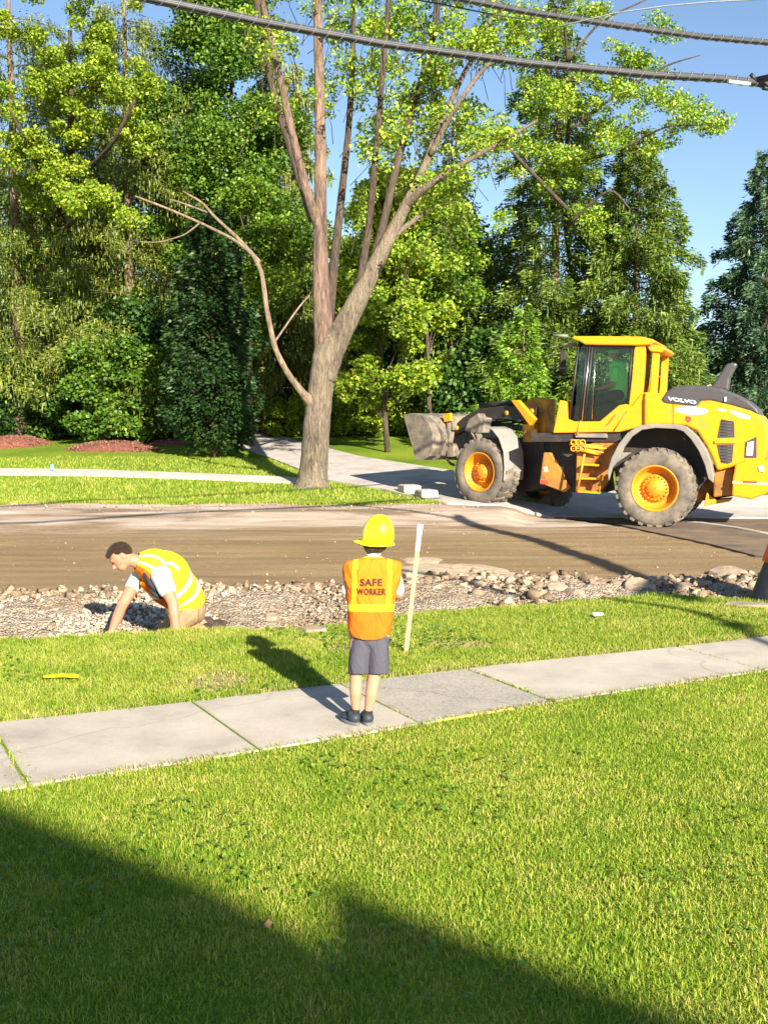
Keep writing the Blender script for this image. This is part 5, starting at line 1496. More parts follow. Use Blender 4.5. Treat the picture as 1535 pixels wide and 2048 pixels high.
for w_ in (BW, -BW):
    mb = MB(); P = [bpt(s, z, w_ - .015) for s, z in prof]; Q = [bpt(s, z, w_ + .02) for s, z in prof]
    mb.prism(P, Q); mb.build('side_plate', M['bucket'], bk, bevel=.006)
for w_ in (-.95, -.35, .35, .95):
    mb = MB(); P = [(q_[0] - .18, q_[1]) for q_ in [(1.60, 1.80), (1.40, 1.62), (1.33, 1.34), (1.42, 1.12), (1.60, 1.0), (1.74, 1.04), (1.54, 1.16), (1.44, 1.34), (1.48, 1.6), (1.66, 1.84)]]
    mb.prism([bpt(s, z, w_ - .02) for s, z in P], [bpt(s, z, w_ + .02) for s, z in P]); mb.build('stiffener_rib', M['bucket'], bk, bevel=.004)
mb = MB(); mb.box(bpt(1.26, 1.55, .0), (.10, 1.5, .5), (Matrix.Rotation(math.atan2(H2.y, H2.x), 3, 'Z')))
mb.box(bpt(1.22, 1.75, .55), (.16, .35, .22), (Matrix.Rotation(math.atan2(H2.y, H2.x), 3, 'Z')))
mb.box(bpt(1.22, 1.22, .45), (.2, .55, .3), (Matrix.Rotation(math.atan2(H2.y, H2.x), 3, 'Z')))
mb.box(bpt(1.22, 1.22, -.45), (.2, .55, .3), (Matrix.Rotation(math.atan2(H2.y, H2.x), 3, 'Z')))
mb.build('quick_coupler', M['bucket'], LD, bevel=.02)
plate2([(888, 828), (901, 826), (902, 842), (889, 844)], .70, .78, 'yellow', 'yellow_marker_plate', .008, wt=.75)
mb = MB(); mb.tube([bpt(1.35, 1.05, .7), bpt(1.3, .92, .6), bpt(1.2, .9, .6)], .03, 6); mb.build('coupler_hose', M['black'], LD)

# ------------------------------------------------------------------ people
def cap(mb, a, b, ra, rb, n=14):
    """tapered capsule"""
    a, b = Vector(a), Vector(b); d = (b - a); L = d.length
    if L < 1e-6: d = Vector((0, 0, 1))
    ax = d.normalized(); p = ax.cross(Vector((.3, .9, .2))).normalized(); q = ax.cross(p)
    rings = []
    for i in range(1, 6):
        t = math.pi / 2 * (1 - i / 5); c, s = math.cos(t), math.sin(t)
        rings.append([a - ax * ra * s + (p * math.cos(k) + q * math.sin(k)) * ra * max(c, .02) for k in [2 * math.pi * j / n for j in range(n)]])
    for i in range(0, 5):
        t = math.pi / 2 * (i / 5) * .98; c, s = math.cos(t), math.sin(t)
        rings.append([b + ax * rb * s + (p * math.cos(k) + q * math.sin(k)) * rb * max(c, .02) for k in [2 * math.pi * j / n for j in range(n)]])
    mb.ring_loft(rings)
def ell(mb, c, rx, ry, rz, X=Vector((1, 0, 0)), Z=Vector((0, 0, 1)), n=18, m=10):
    X = X.normalized(); Z = (Z - X * Z.dot(X)).normalized(); Y = Z.cross(X); c = Vector(c)
    rings = []
    for i in range(m + 1):
        t = -math.pi / 2 * .98 + math.pi * .98 * i / m
        rings.append([c + X * rx * math.cos(t) * math.cos(k) + Y * ry * math.cos(t) * math.sin(k) + Z * rz * math.sin(t) for k in [2 * math.pi * j / n for j in range(n)]])
    mb.ring_loft(rings)
def chain(mb, pts, rads):
    for i in range(len(pts) - 1): cap(mb, pts[i], pts[i + 1], rads[i], rads[i + 1])
def blob(mb, name, mat, parent, vox=.007, smooth=6):
    """fuse overlapping volumes into one continuous skin"""
    o = mb.build(name, mat, parent)
    m = o.modifiers.new('r', 'REMESH'); m.mode = 'VOXEL'; m.voxel_size = vox; m.use_smooth_shade = True
    s = o.modifiers.new('s', 'SMOOTH'); s.iterations = smooth; s.factor = .5
    dg = bpy.context.evaluated_depsgraph_get()
    me = bpy.data.meshes.new_from_object(o.evaluated_get(dg)); o.modifiers.clear(); o.data = me; me.name = name
    me.polygons.foreach_set('use_smooth', np.ones(len(me.polygons), bool))
    if not me.materials: me.materials.append(mat)
    return o
def hand(mb, wrist, d, palm_n, L=.17, curl=.5, s=1, spread=.12):
    """palm, four bent fingers of unequal length and a thumb leaving the side of the palm"""
    d = Vector(d).normalized(); nn = Vector(palm_n); nn = (nn - d * nn.dot(d)).normalized(); sd = d.cross(nn)
    w = Vector(wrist); k = L / .18
    ell(mb, w + d * .045 * k, .05 * k, .042 * k, .018 * k, d, nn)
    for i, (off, ln) in enumerate(((-.030, .062), (-.010, .075), (.011, .070), (.031, .055))):
        b = w + d * .078 * k + sd * off * k
        d1 = (d + sd * off * spread * 20).normalized(); a = curl * (.7 + .12 * i)
        p1 = b + (d1 * math.cos(a * .4) - nn * -math.sin(a * .4)) * ln * .45 * k
        p2 = p1 + (d1 * math.cos(a) + nn * math.sin(a)) * ln * .32 * k
        p3 = p2 + (d1 * math.cos(a * 1.6) + nn * math.sin(a * 1.6)) * ln * .26 * k
        chain(mb, [b, p1, p2, p3], [.0098 * k, .009 * k, .008 * k, .0068 * k])
    tb = w + d * .022 * k - sd * .034 * k * s
    t1 = tb + (d * .6 - sd * .75 * s + nn * .25).normalized() * .038 * k; t2 = t1 + (d * .9 - sd * .2 * s + nn * .3).normalized() * .03 * k
    chain(mb, [tb, t1, t2], [.013 * k, .0105 * k, .0085 * k])
def loft_multi(rings, fn, mats, name, parent, closed=True, cap_=False, thick=0):
    n = len(rings[0]); v = [p for r in rings for p in r]; f = []; mi = []
    for i in range(len(rings) - 1):
        for k in range(n if closed else n - 1):
            k2 = (k + 1) % n
            q = fn(i / (len(rings) - 1), k / n)
            if q is None: continue
            f.append((i * n + k, i * n + k2, (i + 1) * n + k2, (i + 1) * n + k)); mi.append(q)
    Mi = RM[parent].inverted()
    me = bpy.data.meshes.new(name); me.from_pydata([tuple(Mi @ Vector(p)) for p in v], [], f)
    for m in mats: me.materials.append(M[m])
    me.polygons.foreach_set('material_index', mi); me.polygons.foreach_set('use_smooth', np.ones(len(f), bool))
    me.update()
    o = link(bpy.data.objects.new(name, me)); o.parent = parent; RM[o] = RM[parent]
    if thick:
        s = o.modifiers.new('s', 'SOLIDIFY'); s.thickness = thick; s.offset = -1
    return o
def interp_rings(keys, n):
    """keys: list of rows; smooth interpolation to n rows"""
    K = np.array(keys, float); s = np.linspace(0, len(K) - 1, n)
    i = np.clip(np.floor(s).astype(int), 0, len(K) - 2); t = (s - i)[:, None]
    p0 = K[np.maximum(i - 1, 0)]; p1 = K[i]; p2 = K[i + 1]; p3 = K[np.minimum(i + 2, len(K) - 1)]
    return .5 * ((2 * p1) + (-p0 + p2) * t + (2 * p0 - 5 * p1 + 4 * p2 - p3) * t ** 2 + (-p0 + 3 * p1 - 3 * p2 + p3) * t ** 3)
def sup(c, s, e):  # superellipse coordinate
    return math.copysign(abs(c) ** (2 / e), c), math.copysign(abs(s) ** (2 / e), s)

# --- the boy, seen from behind
fb = gflat(724, 1452); DB = fb.y; S = DB / F_PX
BOY = thing('person', 'small boy in yellow helmet and orange vest standing on the sidewalk, back turned', 'person', (fb.x, fb.y, gz1(fb.x, fb.y) + .010))
def bp(px, py, y=0.0): return at(px, py, DB + y)
mb = MB()
# legs, pelvis, trunk, neck, head, folded arms
chain(mb, [bp(709, 1436, .015), bp(711, 1420, .01), bp(711, 1385, .0), bp(712, 1350, .01), bp(716, 1290, .02)], [.026, .024, .037, .038, .055])
chain(mb, [bp(735, 1438, .015), bp(736, 1422, .01), bp(742, 1388, .0), bp(748, 1350, .01), bp(756, 1290, .02)], [.026, .024, .037, .039, .057])
ell(mb, bp(738, 1272, .03), .125, .085, .085)
ell(mb, bp(742, 1200, .03), .115, .078, .16)
ell(mb, bp(744, 1150, .03), .125, .075, .10)
chain(mb, [bp(746, 1130, .02), bp(748, 1100, .03)], [.042, .040])
ell(mb, bp(749, 1076, .04), .074, .088, .095, Vector((.8, .55, 0)))
ell(mb, bp(740, 1090, .06), .045, .05, .05)
cap(mb, bp(722, 1083, .07), bp(718, 1089, .085), .012, .008)                       # nose in profile
ell(mb, bp(768, 1088, .03), .010, .016, .022)
for sg, sh, el_, fo_ in ((-1, (700, 1136), (693, 1190), (722, 1200)), (1, (789, 1136), (797, 1188), (765, 1204))):
    chain(mb, [bp(*sh, .03), bp(*el_, .04), bp(*fo_, -.0 + .17)], [.036, .029, .021])
    hand(mb, bp(*fo_, .17), Vector((-sg * .8, -.1, .35)), Vector((0, -1, .2)), L=.12, curl=.9, s=sg)
blob(mb, 'body', M['skin'], BOY, .0065, 4)
# hair at the nape
mb = MB(); ell(mb, bp(750, 1082, .045), .078, .088, .075, Vector((.8, .55, 0)))
ell(mb, bp(747, 1098, .01), .052, .044, .036)
blob(mb, 'hair', M['hair'], BOY, .006, 2)
# t-shirt sleeves and collar
mb = MB()
for sg, sh, el_ in ((-1, (702, 1134), (693.5, 1180)), (1, (788, 1134), (797, 1180))):
    chain(mb, [bp(sh[0], sh[1] + 10, .03), bp(*el_, .038)], [.037, .036])
mb.ring_loft([[bp(746 + 13 * math.cos(k), 1119 - 1.5 * math.sin(k), .02 + .042 * math.sin(k)) for k in np.linspace(0, 2 * math.pi, 16, endpoint=False)], [bp(747 + 15 * math.cos(k), 1107, .02 + .046 * math.sin(k)) for k in np.linspace(0, 2 * math.pi, 16, endpoint=False)]])
ell(mb, bp(744, 1145, .03), .128, .079, .095)
blob(mb, 'tee_shirt', M['tee'], BOY, .007, 3)
# vest
def ring_b(cx, hw, py, dep, yc, e=2.6, n=72, tilt=0):
    out = []
    for k in range(n):
        th = 2 * math.pi * k / n; a, b_ = sup(math.cos(th), math.sin(th), e)
        wv = 1 + .016 * math.sin(5 * th + py * .13) + .011 * math.sin(11 * th - py * .21)
        a *= 1 + (wv - 1) * .5; b_ *= wv
        out.append(at(cx + hw * a, py + tilt * abs(min(1, a)) ** 2.5, DB + yc - dep * b_))     # k = n/4 faces the camera
    return out
vk = [(739, 40.5, 1280, .098, .03, -14), (739, 42.5, 1264, .103, .03, -8), (740, 44.0, 1240, .105, .03, -2), (741, 45.5, 1218, .104, .03, 0), (742, 47.0, 1198, .103, .03, 0),
      (743, 51.5, 1178, .102, .03, 0), (744, 56, 1160, .100, .03, 0), (744, 57.5, 1142, .096, .03, 0), (744.5, 57.5, 1129, .088, .03, 1), (745, 52, 1121, .078, .03, 3), (745.5, 40, 1117, .066, .03, 4), (746, 27, 1115, .058, .025, 4), (746, 17, 1113.5, .049, .02, 1)]
vr = interp_rings(vk, 84)
rings = [ring_b(r[0], r[1], r[2], r[3], r[4], 2.7, 96, r[5]) for r in vr]
pys = [r[2] for r in vr]
def vestm(t, u):
    i = min(int(round(t * 83)), 83); py = pys[i]
    a = math.cos(2 * math.pi * (u + .5 / 96)); x = abs(math.copysign(abs(a) ** (2 / 2.7), a)) * vr[i][1]
    front = u > .5
    if front and x < 3: return None                    # zip opening down the front
    if 1210 < py < 1225: return 1
    if py <= 1210 and 30 < x < 38.5: return 1
    if py <= 1116: return 1
    if py > 1224: return 2
    return 0
M['vest_orange'] = cloth('vest_orange', (.88, .20, .012), 8, .8)
M['vest_orange_deep'] = cloth('vest_orange_hem', (.88, .15, .01), 8, .8)
M['vest_tape'] = cloth('vest_tape_yellow', (.88, .66, .02), 8, .5)
loft_multi(rings, vestm, ['vest_orange', 'vest_tape', 'vest_orange_deep'], 'vest', BOY, thick=.004)
# lettering follows the curve of the back
def back_text(txt, x0, x1, y0, y1, arch=0):
    cu = bpy.data.curves.new('t', 'FONT'); cu.body = txt; cu.size = 1; cu.offset = .03; cu.space_character = 1.12
    tmp = bpy.data.objects.new('tmp', cu); COL.objects.link(tmp)
    dg = bpy.context.evaluated_depsgraph_get(); me = bpy.data.meshes.new_from_object(tmp.evaluated_get(dg)); bpy.data.objects.remove(tmp)
    bm = bmesh.new(); bm.from_mesh(me); bmesh.ops.subdivide_edges(bm, edges=bm.edges, cuts=1); bm.to_mesh(me); bm.free()
    X = [v.co.x for v in me.vertices]; Y = [v.co.y for v in me.vertices]; ax, bx_, ay, by_ = min(X), max(X), min(Y), max(Y)
    V = []
    for v in me.vertices:
        u = (v.co.x - ax) / (bx_ - ax); w = (v.co.y - ay) / (by_ - ay)
        px = x0 + (x1 - x0) * u; py = y1 + (y0 - y1) * w + arch * (2 * u - 1) ** 2
        i = int(np.argmin(np.abs(vr[:, 2] - py))); r = vr[i]
        a = min(abs((px - r[0]) / r[1]), .99); b_ = (1 - a ** 2.7) ** (1 / 2.7)
        V.append(at(px, py, DB + r[4] - r[3] * b_ - .0105))
    mbt = MB(); mbt.add(V, [tuple(f.vertices) for f in me.polygons]); return mbt.build('lettering', M['text'], BOY)
back_text('SAFE', 720, 764, 1157.5, 1172)
back_text('WORKER', 713, 771, 1177, 1190, 0)
# shorts
def leg_rings(keys, n=30, m=14, e=2.3):
    return [[at(r[0] + r[1] * sup(math.cos(t), math.sin(t), e)[0], r[2], DB + r[4] - r[3] * sup(math.cos(t), math.sin(t), e)[1]) for t in np.linspace(0, 2 * math.pi, n, endpoint=False)] for r in interp_rings(keys, m)]
mb = MB()
mb.ring_loft(leg_rings([(716, 20.5, 1349, .066, .015), (717, 20.5, 1325, .070, .018), (721, 21.5, 1295, .078, .025), (727, 22, 1268, .080, .03)]), cap=True)
mb.ring_loft(leg_rings([(757, 21.5, 1349, .068, .015), (756.5, 21.5, 1325, .072, .018), (755, 22, 1295, .080, .025), (752, 23, 1268, .082, .03)]), cap=True)
ell(mb, bp(739, 1275, .03), .122, .088, .085)
blob(mb, 'shorts', M['shorts'], BOY, .006, 3)
mb = MB()
for a, b_ in (((709, 1437), (710, 1421)), ((735, 1440), (736, 1424))): chain(mb, [bp(*a, .012), bp(*b_, .010)], [.032, .0285])
blob(mb, 'socks', M['sock'], BOY, .006, 2)
for (ax_, ay_), (tx, ty) in (((709, 1441), (-.55, .83)), ((735, 1444), (-.12, .99))):
    h_ = bp(ax_, ay_, 0); g0 = gz1(h_.x, h_.y) + .010; h_ = Vector((h_.x, h_.y, g0)); d = Vector((tx, ty, 0))
    mb = MB()
    ell(mb, h_ + Vector((0, 0, .038)) + d * .005, .044, .037, .034, d); ell(mb, h_ + Vector((0, 0, .030)) + d * .085, .062, .038, .026, d)
    cap(mb, h_ + Vector((0, 0, .04)) + d * .01, h_ + Vector((0, 0, .06)) + d * .02, .036, .031)
    o = blob(mb, 'shoe', M['shoe'], BOY, .005, 2)
    mb = MB(); P = []
    for t in np.linspace(0, 2 * math.pi, 24, endpoint=False):
        s_ = d.cross(Vector((0, 0, 1))); P.append(h_ + d * (.052 + .095 * math.cos(t)) + s_ * (.040 * math.sin(t)) * (1 + .12 * math.cos(t)))
    mb.prism(P, [p + Vector((0, 0, .018)) for p in P]); mb.build('sole', M['sole'], o, bevel=.004)
# helmet: domed shell with a low ridge and a peak pointing left
hc = bp(754, 1083, .04); pk = Vector((-.86, .45, 0)); sdv = Vector((.45, .86, 0)); tl = Vector((.10, -.02, 1)).normalized()
mb = MB(); rings = []
for i in range(15):
    t = math.pi / 2 * i / 14 * .985
    zz = math.sin(t); rr = max(1 - zz ** 2.8, 0) ** (1 / 2.15)
    ring = []
    for k in range(48):
        a = 2 * math.pi * k / 48
        ridge = .004 * max(0, 1 - abs(math.sin(a)) * 5) * zz
        ring.append(hc + (pk * math.cos(a) * .102 + sdv * math.sin(a) * .089) * rr + tl * (zz * .158 + ridge) + Vector((.0, 0, 0)))
    rings.append(ring)
mb.ring_loft(rings)
HEL = mb.build('helmet', M['helmet'], BOY)
mb = MB(); n = 48; A, B_, A2, B2 = [], [], [], []
for k in range(n):
    a = 2 * math.pi * k / n; f = max(0, math.cos(a)) ** 1.4
    inn = hc + pk * math.cos(a) * .098 + sdv * math.sin(a) * .086
    out = hc + pk * (math.cos(a) * (.112) + .050 * f) + sdv * math.sin(a) * .099 + tl * (-.016 + .022 * f)
    A.append(inn + tl * .006); B_.append(out); A2.append(inn - tl * .004); B2.append(out - tl * .005)
vs = A + B_ + B2 + A2; fs = []
for k in range(n):
    k2 = (k + 1) % n
    for q in range(4): fs.append((q * n + k, q * n + k2, ((q + 1) % 4) * n + k2, ((q + 1) % 4) * n + k))
mb.add(vs, fs, True); mb.build('helmet_brim', M['helmet'], HEL)

# survey lath
p0 = gflat(811, 1308); d_ = p0.y; tp = at(840, 1050, d_ + .02); yb = p0 - Vector((0, 0, .05))
t = thing('survey_lath', 'pale wooden lath with pinkish top leaning in the grass right of the boy', 'stake', p0)
ax = (tp - p0); w_ = Vector((1, 0, -ax.x / ax.z)).normalized() * .017; dp = Vector((0, .006, 0))
def lath(a, b, k=1.0, nm='shaft', m_='wood'):
    A = p0.lerp(tp, a); B = p0.lerp(tp, b); mb = MB()
    mb.prism([A - w_ * k - dp * k, A + w_ * k - dp * k, A + w_ * k + dp * k, A - w_ * k + dp * k], [B - w_ * k - dp * k, B + w_ * k - dp * k, B + w_ * k + dp * k, B - w_ * k + dp * k])
    return mb.build(nm, M[m_], t, bevel=.002)
lath(-.06, 1.0); lath(.80, 1.004, 1.12, 'painted_top', 'pink'); lath(.93, 1.006, 1.2, 'tip', 'decal')

# --- the kneeling man
gm = Vector((at(330, 1250, 9.5).x, 9.5, 0))
MAN = thing('person', 'kneeling man in yellow striped vest and white tee reaching to the lawn edge', 'person', (gm.x, gm.y, gz1(gm.x, gm.y)))
hip = at(378, 1218, 9.62); wst = at(362, 1188, 9.56); chs = at(330, 1152, 9.42); sh = at(298, 1130, 9.35); nk = at(270, 1122, 9.31); hd = at(243, 1113, 9.27)
ns = at(322, 1152, 9.17); ne = at(346, 1206, 9.02); nw = at(352, 1256, 8.99)
fs_ = at(276, 1156, 9.46); fe = at(244, 1212, 9.22); fw = at(224, 1262, 8.90)
def gp_(x, y, h): return Vector((x, y, gz1(x, y) + h))
kn1 = gp_(hip.x - .20, 9.44, .05); kn2 = gp_(hip.x - .24, 9.76, .05)
hp1 = hip + Vector((0, -.10, -.02)); hp2 = hip + Vector((0, .10, -.02))
an1 = gp_(hip.x + .17, 9.62, .05); an2 = gp_(hip.x + .12, 9.90, .05)
mb = MB()
face = Vector((-.66, -.30, -.69)).normalized(); crown = Vector((-.70, .0, .70)); crown = (crown - face * crown.dot(face)).normalized(); side_ = crown.cross(face)
chain(mb, [hip, wst, chs, sh], [.15, .135, .15, .12])
ell(mb, chs, .17, .19, .13, (sh - hip), Vector((.6, 0, .6)))
chain(mb, [sh, nk, hd], [.08, .06, .06])
ell(mb, hd, .098, .076, .112, face, crown)                                   # skull
ell(mb, hd + face * .055 - crown * .065, .048, .05, .048, face, crown)        # jaw
cap(mb, hd + face * .098 - crown * .0, hd + face * .118 - crown * .026, .011, .015)   # nose
ell(mb, hd + face * .088 - crown * .06, .016, .026, .010, face, crown)        # lips
ell(mb, hd + face * .085 + crown * .028, .018, .045, .011, face, crown)       # brow
for s_ in (1, -1): ell(mb, hd + side_ * .078 * s_ - crown * .01 - face * .012, .018, .010, .032, face, crown)
chain(mb, [chs + Vector((0, -.12, .03)), ns, ns.lerp(ne, .5), ne, ne.lerp(nw, .45), nw], [.08, .07, .061, .049, .048, .031])
chain(mb, [chs.lerp(sh, .6) + Vector((0, .10, 0)), fs_, fs_.lerp(fe, .5), fe, fe.lerp(fw, .45), fw], [.08, .064, .058, .048, .047, .030])
hand(mb, nw, Vector((.02, -.35, -.6)), Vector((-.2, 1, .2)), L=.18, curl=.35, s=1)
hand(mb, fw, Vector((-.35, -.45, -.45)), Vector((.3, 1, -.2)), L=.18, curl=.35, s=-1)
for a, b_, c_ in ((hp1, kn1, an1), (hp2, kn2, an2)):
    chain(mb, [a, a.lerp(b_, .5), b_], [.105, .085, .062]); chain(mb, [b_, b_.lerp(c_, .5) + Vector((0, 0, .01)), c_], [.06, .058, .04])
blob(mb, 'body', M['skin_man'], MAN, .008, 4)
mb = MB()
ell(mb, hd + crown * .026 - face * .026, .097, .0805, .100, face, crown)
ell(mb, hd + crown * .085 + face * .045, .055, .062, .035, face, crown); ell(mb, hd + crown * .10 + face * .0, .075, .068, .035, face, crown)
blob(mb, 'hair', M['hair'], MAN, .006, 3)
for s_ in (1, -1):
    mb = MB(); ell(mb, hd + face * .094 + crown * .004 + side_ * .030 * s_, .008, .012, .007, face, crown); mb.build('eye', M['hair'], MAN)
mb = MB()                                                                       # tee: sleeves, collar, tail
chain(mb, [chs + Vector((0, -.13, .04)), ns, ns.lerp(ne, .50)], [.10, .088, .080])
chain(mb, [chs.lerp(sh, .6) + Vector((0, .10, 0)), fs_, fs_.lerp(fe, .34)], [.08, .072, .068])
chain(mb, [sh, sh.lerp(nk, .62)], [.10, .070])
chain(mb, [chs, wst, hip.lerp(wst, .35)], [.15, .145, .162])
blob(mb, 'tee_shirt', M['tee'], MAN, .008, 4)
mb = MB(); ell(mb, hip, .165, .175, .15, (wst - hip))
for a, b_, c_ in ((hp1, kn1, an1), (hp2, kn2, an2)):
    chain(mb, [a, a.lerp(b_, .5), b_], [.135, .105, .078]); chain(mb, [b_, b_.lerp(c_, .5) + Vector((0, 0, .01)), c_], [.075, .072, .06])
blob(mb, 'trousers', M['khaki'], MAN, .009, 4)
for c_, in ((an1,), (an2,)):
    mb = MB(); ell(mb, c_ + Vector((.08, 0, -.005)), .12, .05, .05, Vector((1, 0, .15))); ell(mb, c_ + Vector((.0, 0, .02)), .065, .055, .06); blob(mb, 'boot', M['bark_dark'], MAN, .007, 2)
# hi-vis vest wrapped round the bent trunk
ax_s = [hip.lerp(wst, .25), wst, wst.lerp(chs, .5), chs, chs.lerp(sh, .6), sh, sh.lerp(nk, .85)]
wd = [(.19, .178), (.19, .182), (.212, .198), (.232, .212), (.222, .188), (.175, .145), (.088, .08)]
K = [(*p, *w) for p, w in zip(ax_s, wd)]
KR = interp_rings(K, 64); rings = []
for i, r in enumerate(KR):
    p = Vector(r[:3]); q = Vector(KR[min(i + 1, 63)][:3]) - Vector(KR[max(i - 1, 0)][:3]); q.normalize()
    Yv = Vector((0, 1, 0)); Yv = (Yv - q * Yv.dot(q)).normalized(); Bk = Yv.cross(q)       # Bk: towards the back (up, right)
    if Bk.z < 0: Bk = -Bk
    ring = []
    for k in range(72):
        th = 2 * math.pi * k / 72; a, b_ = sup(math.cos(th), math.sin(th), 2.3)
        wr = 1 + .02 * math.sin(th * 5 + i * .3)
        ring.append(p + (Bk * a * r[4] - Yv * b_ * r[3]) * wr)
    rings.append(ring)
M['vest_yellow'] = cloth('vest_yellow', (.72, .68, .02), 9)
M['vest_silver'] = cloth('vest_silver_tape', (.70, .70, .55), 9, .4)
M['vest_front'] = cloth('vest_front_orange', (.80, .20, .015), 9, .8, .5)
def vm(t, u):
    a = (u * 360) % 360                                  # 0 = back, 90 = camera side, 180 = chest
    if 150 < a < 205 and t > .2: return None if 172 < a < 180 else 3
    if t > .22 and 92 < a < 150: return 1 if (.44 < t < .5) else 2
    if .13 < t < .20 or .33 < t < .41: return 1
    if t > .52 and (30 < a < 45 or 315 < a < 330 or 70 < a < 84): return 1
    return 0
loft_multi(rings, vm, ['vest_yellow', 'vest_silver', 'vest_front', 'vest_front'], 'vest', MAN, thick=.005)
mb = MB()
for a, b_ in (((288, 1146), (316, 1186)), ((300, 1180), (326, 1196))):
    mb.tube([at(*a, 9.16), at((a[0] + b_[0]) / 2, (a[1] + b_[1]) / 2 + 3, 9.12), at(*b_, 9.14)], [.012, .02, .012], 6)
mb.build('vest_strap', M['navy'], MAN)

# driver in the cab
seat = on(1258, 800, 0.05)
DRV = thing('person', 'loader driver in bright green hi-vis shirt sitting behind the side window', 'person', seat)
mb = MB(); up = Vector((0, 0, 1))
sp = on(1237, 790, .30); hd2 = on(1226, 706, .30)
chain(mb, [sp, on(1236, 760, .30), on(1234, 735, .30)], [.14, .15, .13]); chain(mb, [on(1233, 725, .30), hd2], [.06, .06]); ell(mb, hd2, .095, .075, .11, H1)
ell(mb, hd2 + H1 * .09 - up * .01, .02, .014, .02, H1)
for s_ in (1, -1):
    a = on(1233, 742, .30) + N1 * .2 * s_; e = on(1228, 772, .30) + N1 * .24 * s_; w = on(1198, 778, .30) + N1 * .14 * s_
    chain(mb, [a, e, w], [.06, .045, .032]); hand(mb, w, H1, -up, L=.17, curl=1.2, s=s_)
    k = on(1198, 798, .30) + N1 * .12 * s_; chain(mb, [sp + N1 * .1 * s_, k, on(1186, 840, .30) + N1 * .12 * s_], [.1, .075, .05])
blob(mb, 'body', M['skin_man'], DRV, .012, 3)
mb = MB(); chain(mb, [sp, on(1236, 760, .30), on(1234, 735, .30)], [.155, .168, .15])
for s_ in (1, -1):
    a = on(1233, 742, .30) + N1 * .2 * s_; e = on(1228, 772, .30) + N1 * .24 * s_; chain(mb, [a - N1 * .06 * s_, a, a.lerp(e, .6)], [.09, .078, .066])
blob(mb, 'shirt', M['vest_green'], DRV, .012, 3)
mb = MB(); ell(mb, hd2 + up * .04, .11, .088, .085, H1); ell(mb, hd2 + up * .035 + H1 * .09, .06, .07, .012, H1); blob(mb, 'cap', M['vest_green'], DRV, .01, 2)
mb = MB()
for s_ in (1, -1):
    k = on(1198, 798, .30) + N1 * .12 * s_; chain(mb, [sp + N1 * .1 * s_, k, on(1186, 840, .30) + N1 * .12 * s_], [.115, .09, .062])
blob(mb, 'trousers', M['navy'], DRV, .012, 3)

# traffic cone cut by the right edge of the picture
cc = ground_pt(1557, 1208, 7); 
CN = thing('traffic_cone', 'orange traffic cone with a wide black lower skirt, cut off by the right edge', 'traffic cone', cc)
mb = MB(); mb.lathe([(.335, 0), (.335, .04), (.30, .07), (.255, .20), (.20, .36), (.165, .46)], cc, (0, 0, 1), 40); mb.build('skirt', M['black'], CN)
mb = MB(); mb.lathe([(.166, .455), (.19, .47), (.165, .56), (.125, .68), (.075, .82), (.05, .88), (.001, .88)], cc, (0, 0, 1), 40); mb.build('cone_body', M['orange'], CN)

# trees out of the frame

def shade_tree(label, gpts, hc, rad, n, per, name='shade_tree', ls=.16):
    """an unseen tree behind the viewer; each lobe of its crown throws its shadow on one ground point"""
    C_ = [Vector((g[0], g[1], 0)) + SV * (hc / SV.z) for g in gpts]
    x = sum(c.x for c in C_) / len(C_); y = sum(c.y for c in C_) / len(C_)
    t = thing(name, label, 'tree', (x, y, 0))
    cl = []
    for c in C_:
        for _ in range(n):
            d = rng.normal(0, 1, 3); d /= np.linalg.norm(d); r = rng.random() ** .4
            cl.append((c.x + d[0] * rad * r, c.y + d[1] * rad * r, hc + d[2] * rad * r, rad * .3))
    np_mesh('crown', clumps_to_leaves(cl, per, ls, .8, .3), 4, M['lf_green'], t)
    mb = MB(); limb(mb, [Vector((x, y, -.1)), Vector((x + .1, y, hc * .4)), Vector((x, y, hc * .8))], .28, .12, 9)
    for c in C_: limb(mb, [Vector((x + .05, y, hc * .55)), c], .1, .04, 6)
    mb.build('trunk', M['bark'], t)
    return t
def uv(u, v): return (.919 * u - .392 * v, .392 * u + .919 * v)
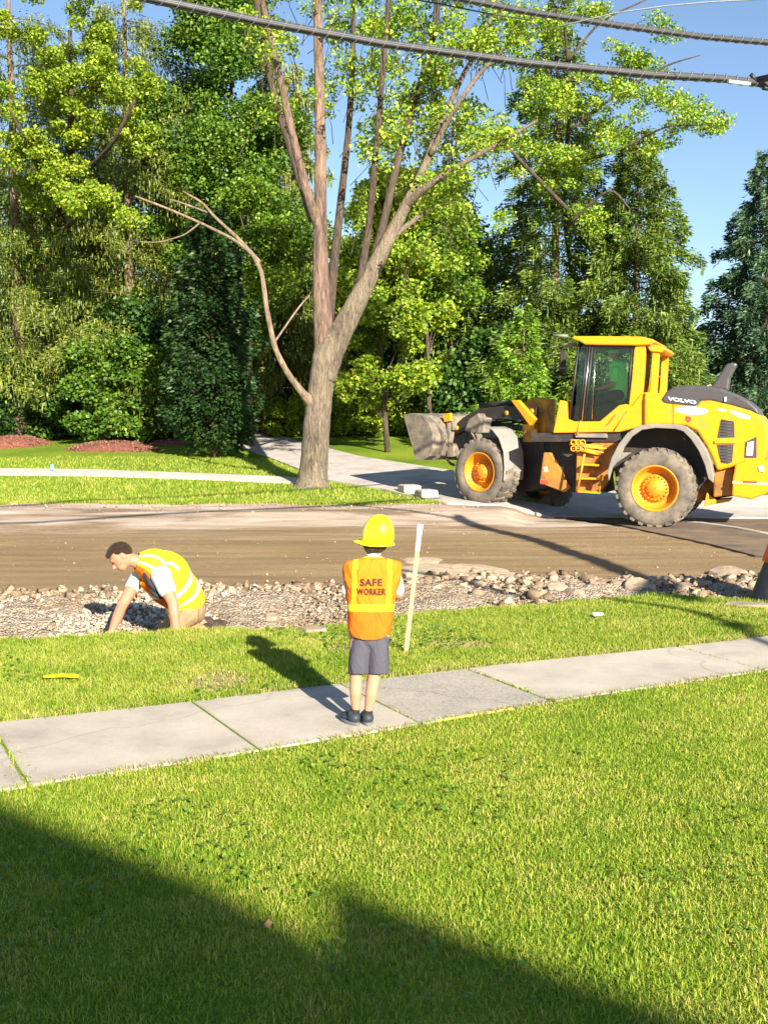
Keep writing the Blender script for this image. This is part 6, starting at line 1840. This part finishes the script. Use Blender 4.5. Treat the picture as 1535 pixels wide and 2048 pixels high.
# unseen house, roof outline shaped to throw the dark wedges over the front lawn
YH = -13.0
def sil(px, py):
    g = gflat(px, py); k = (YH - g.y) / SV.y
    p = g + SV * k
    return (p.x, p.z)
HS = thing('house', 'unseen white house behind the viewer, its two gables shaped to shade the lawn', 'house', (4, YH, 0))
ga1, g1a, g1b, nt_, ga2, g2a, g2b = sil(-420, 1440), sil(0, 1604), sil(420, 1768), sil(618, 1868), sil(652, 1758), sil(1008, 1898), sil(1420, 2046)
out1 = (ga1[0] - 4.5, ga1[1] - 2.6)
out2 = (g2b[0] + (g2b[0] - g2a[0]) * 1.4, g2b[1] + (g2b[1] - g2a[1]) * 1.4)
print('HOUSE', out1, ga1, g1b, nt_, ga2, g2b, out2)
def slab(poly, y0, y1, mat, name):
    mb = MB(); mb.prism([Vector((x, y0, z)) for x, z in poly], [Vector((x, y1, z)) for x, z in poly]); return mb.build(name, M[mat], HS)
M['siding'] = simple('white_siding', (.70, .69, .66), .7, .05, 3)
M['shingle'] = simple('grey_shingles', (.10, .095, .09), .9, .3, 12, bmp=.4)
slab([(out1[0] + .3, -.1), (out1[0] + .3, out1[1] - .2), (ga1[0], ga1[1] - .15), (g1b[0], g1b[1] - .12), (nt_[0] - .05, nt_[1] - .15), (nt_[0] - .05, -.1)], YH - 8, YH - .35, 'siding', 'wall')  # walls of the unseen shading house
slab([(nt_[0] - .045, -.1), (nt_[0] - .045, nt_[1] - .15), (ga2[0], ga2[1] - .15), (g2b[0], g2b[1] - .12), (out2[0] - .3, out2[1] - .15), (out2[0] - .3, -.1)], YH - 8.3, YH - .36, 'siding', 'wall')
def roofline(pts, name):
    P = pts + [(x, z - .14) for x, z in pts[::-1]]
    slab(P, YH - 8.6, YH, 'shingle', name)
roofline([out1, ga1, g1a, g1b, (nt_[0], nt_[1])], 'roof')
roofline([(nt_[0] + .16, nt_[1] + .02), ga2, g2a, g2b, out2], 'roof')
for x_, z_ in ((2.5, 1.6), (5.2, 1.6), (8.6, 1.6)):
    mb = MB(); mb.box((x_, YH - .33, z_), (1.1, .08, 1.3)); w__ = mb.build('window', M['white'], HS)  # windows of the unseen shading house
    mb = MB(); mb.box((x_, YH - .28, z_), (.95, .04, 1.15)); mb.build('pane', M['grille'], w__)
shade_tree('smaller unseen tree to the right behind the viewer, set to shade the ground', [(4.0, 4.3)], 7.5, 1.0, 34, 260)
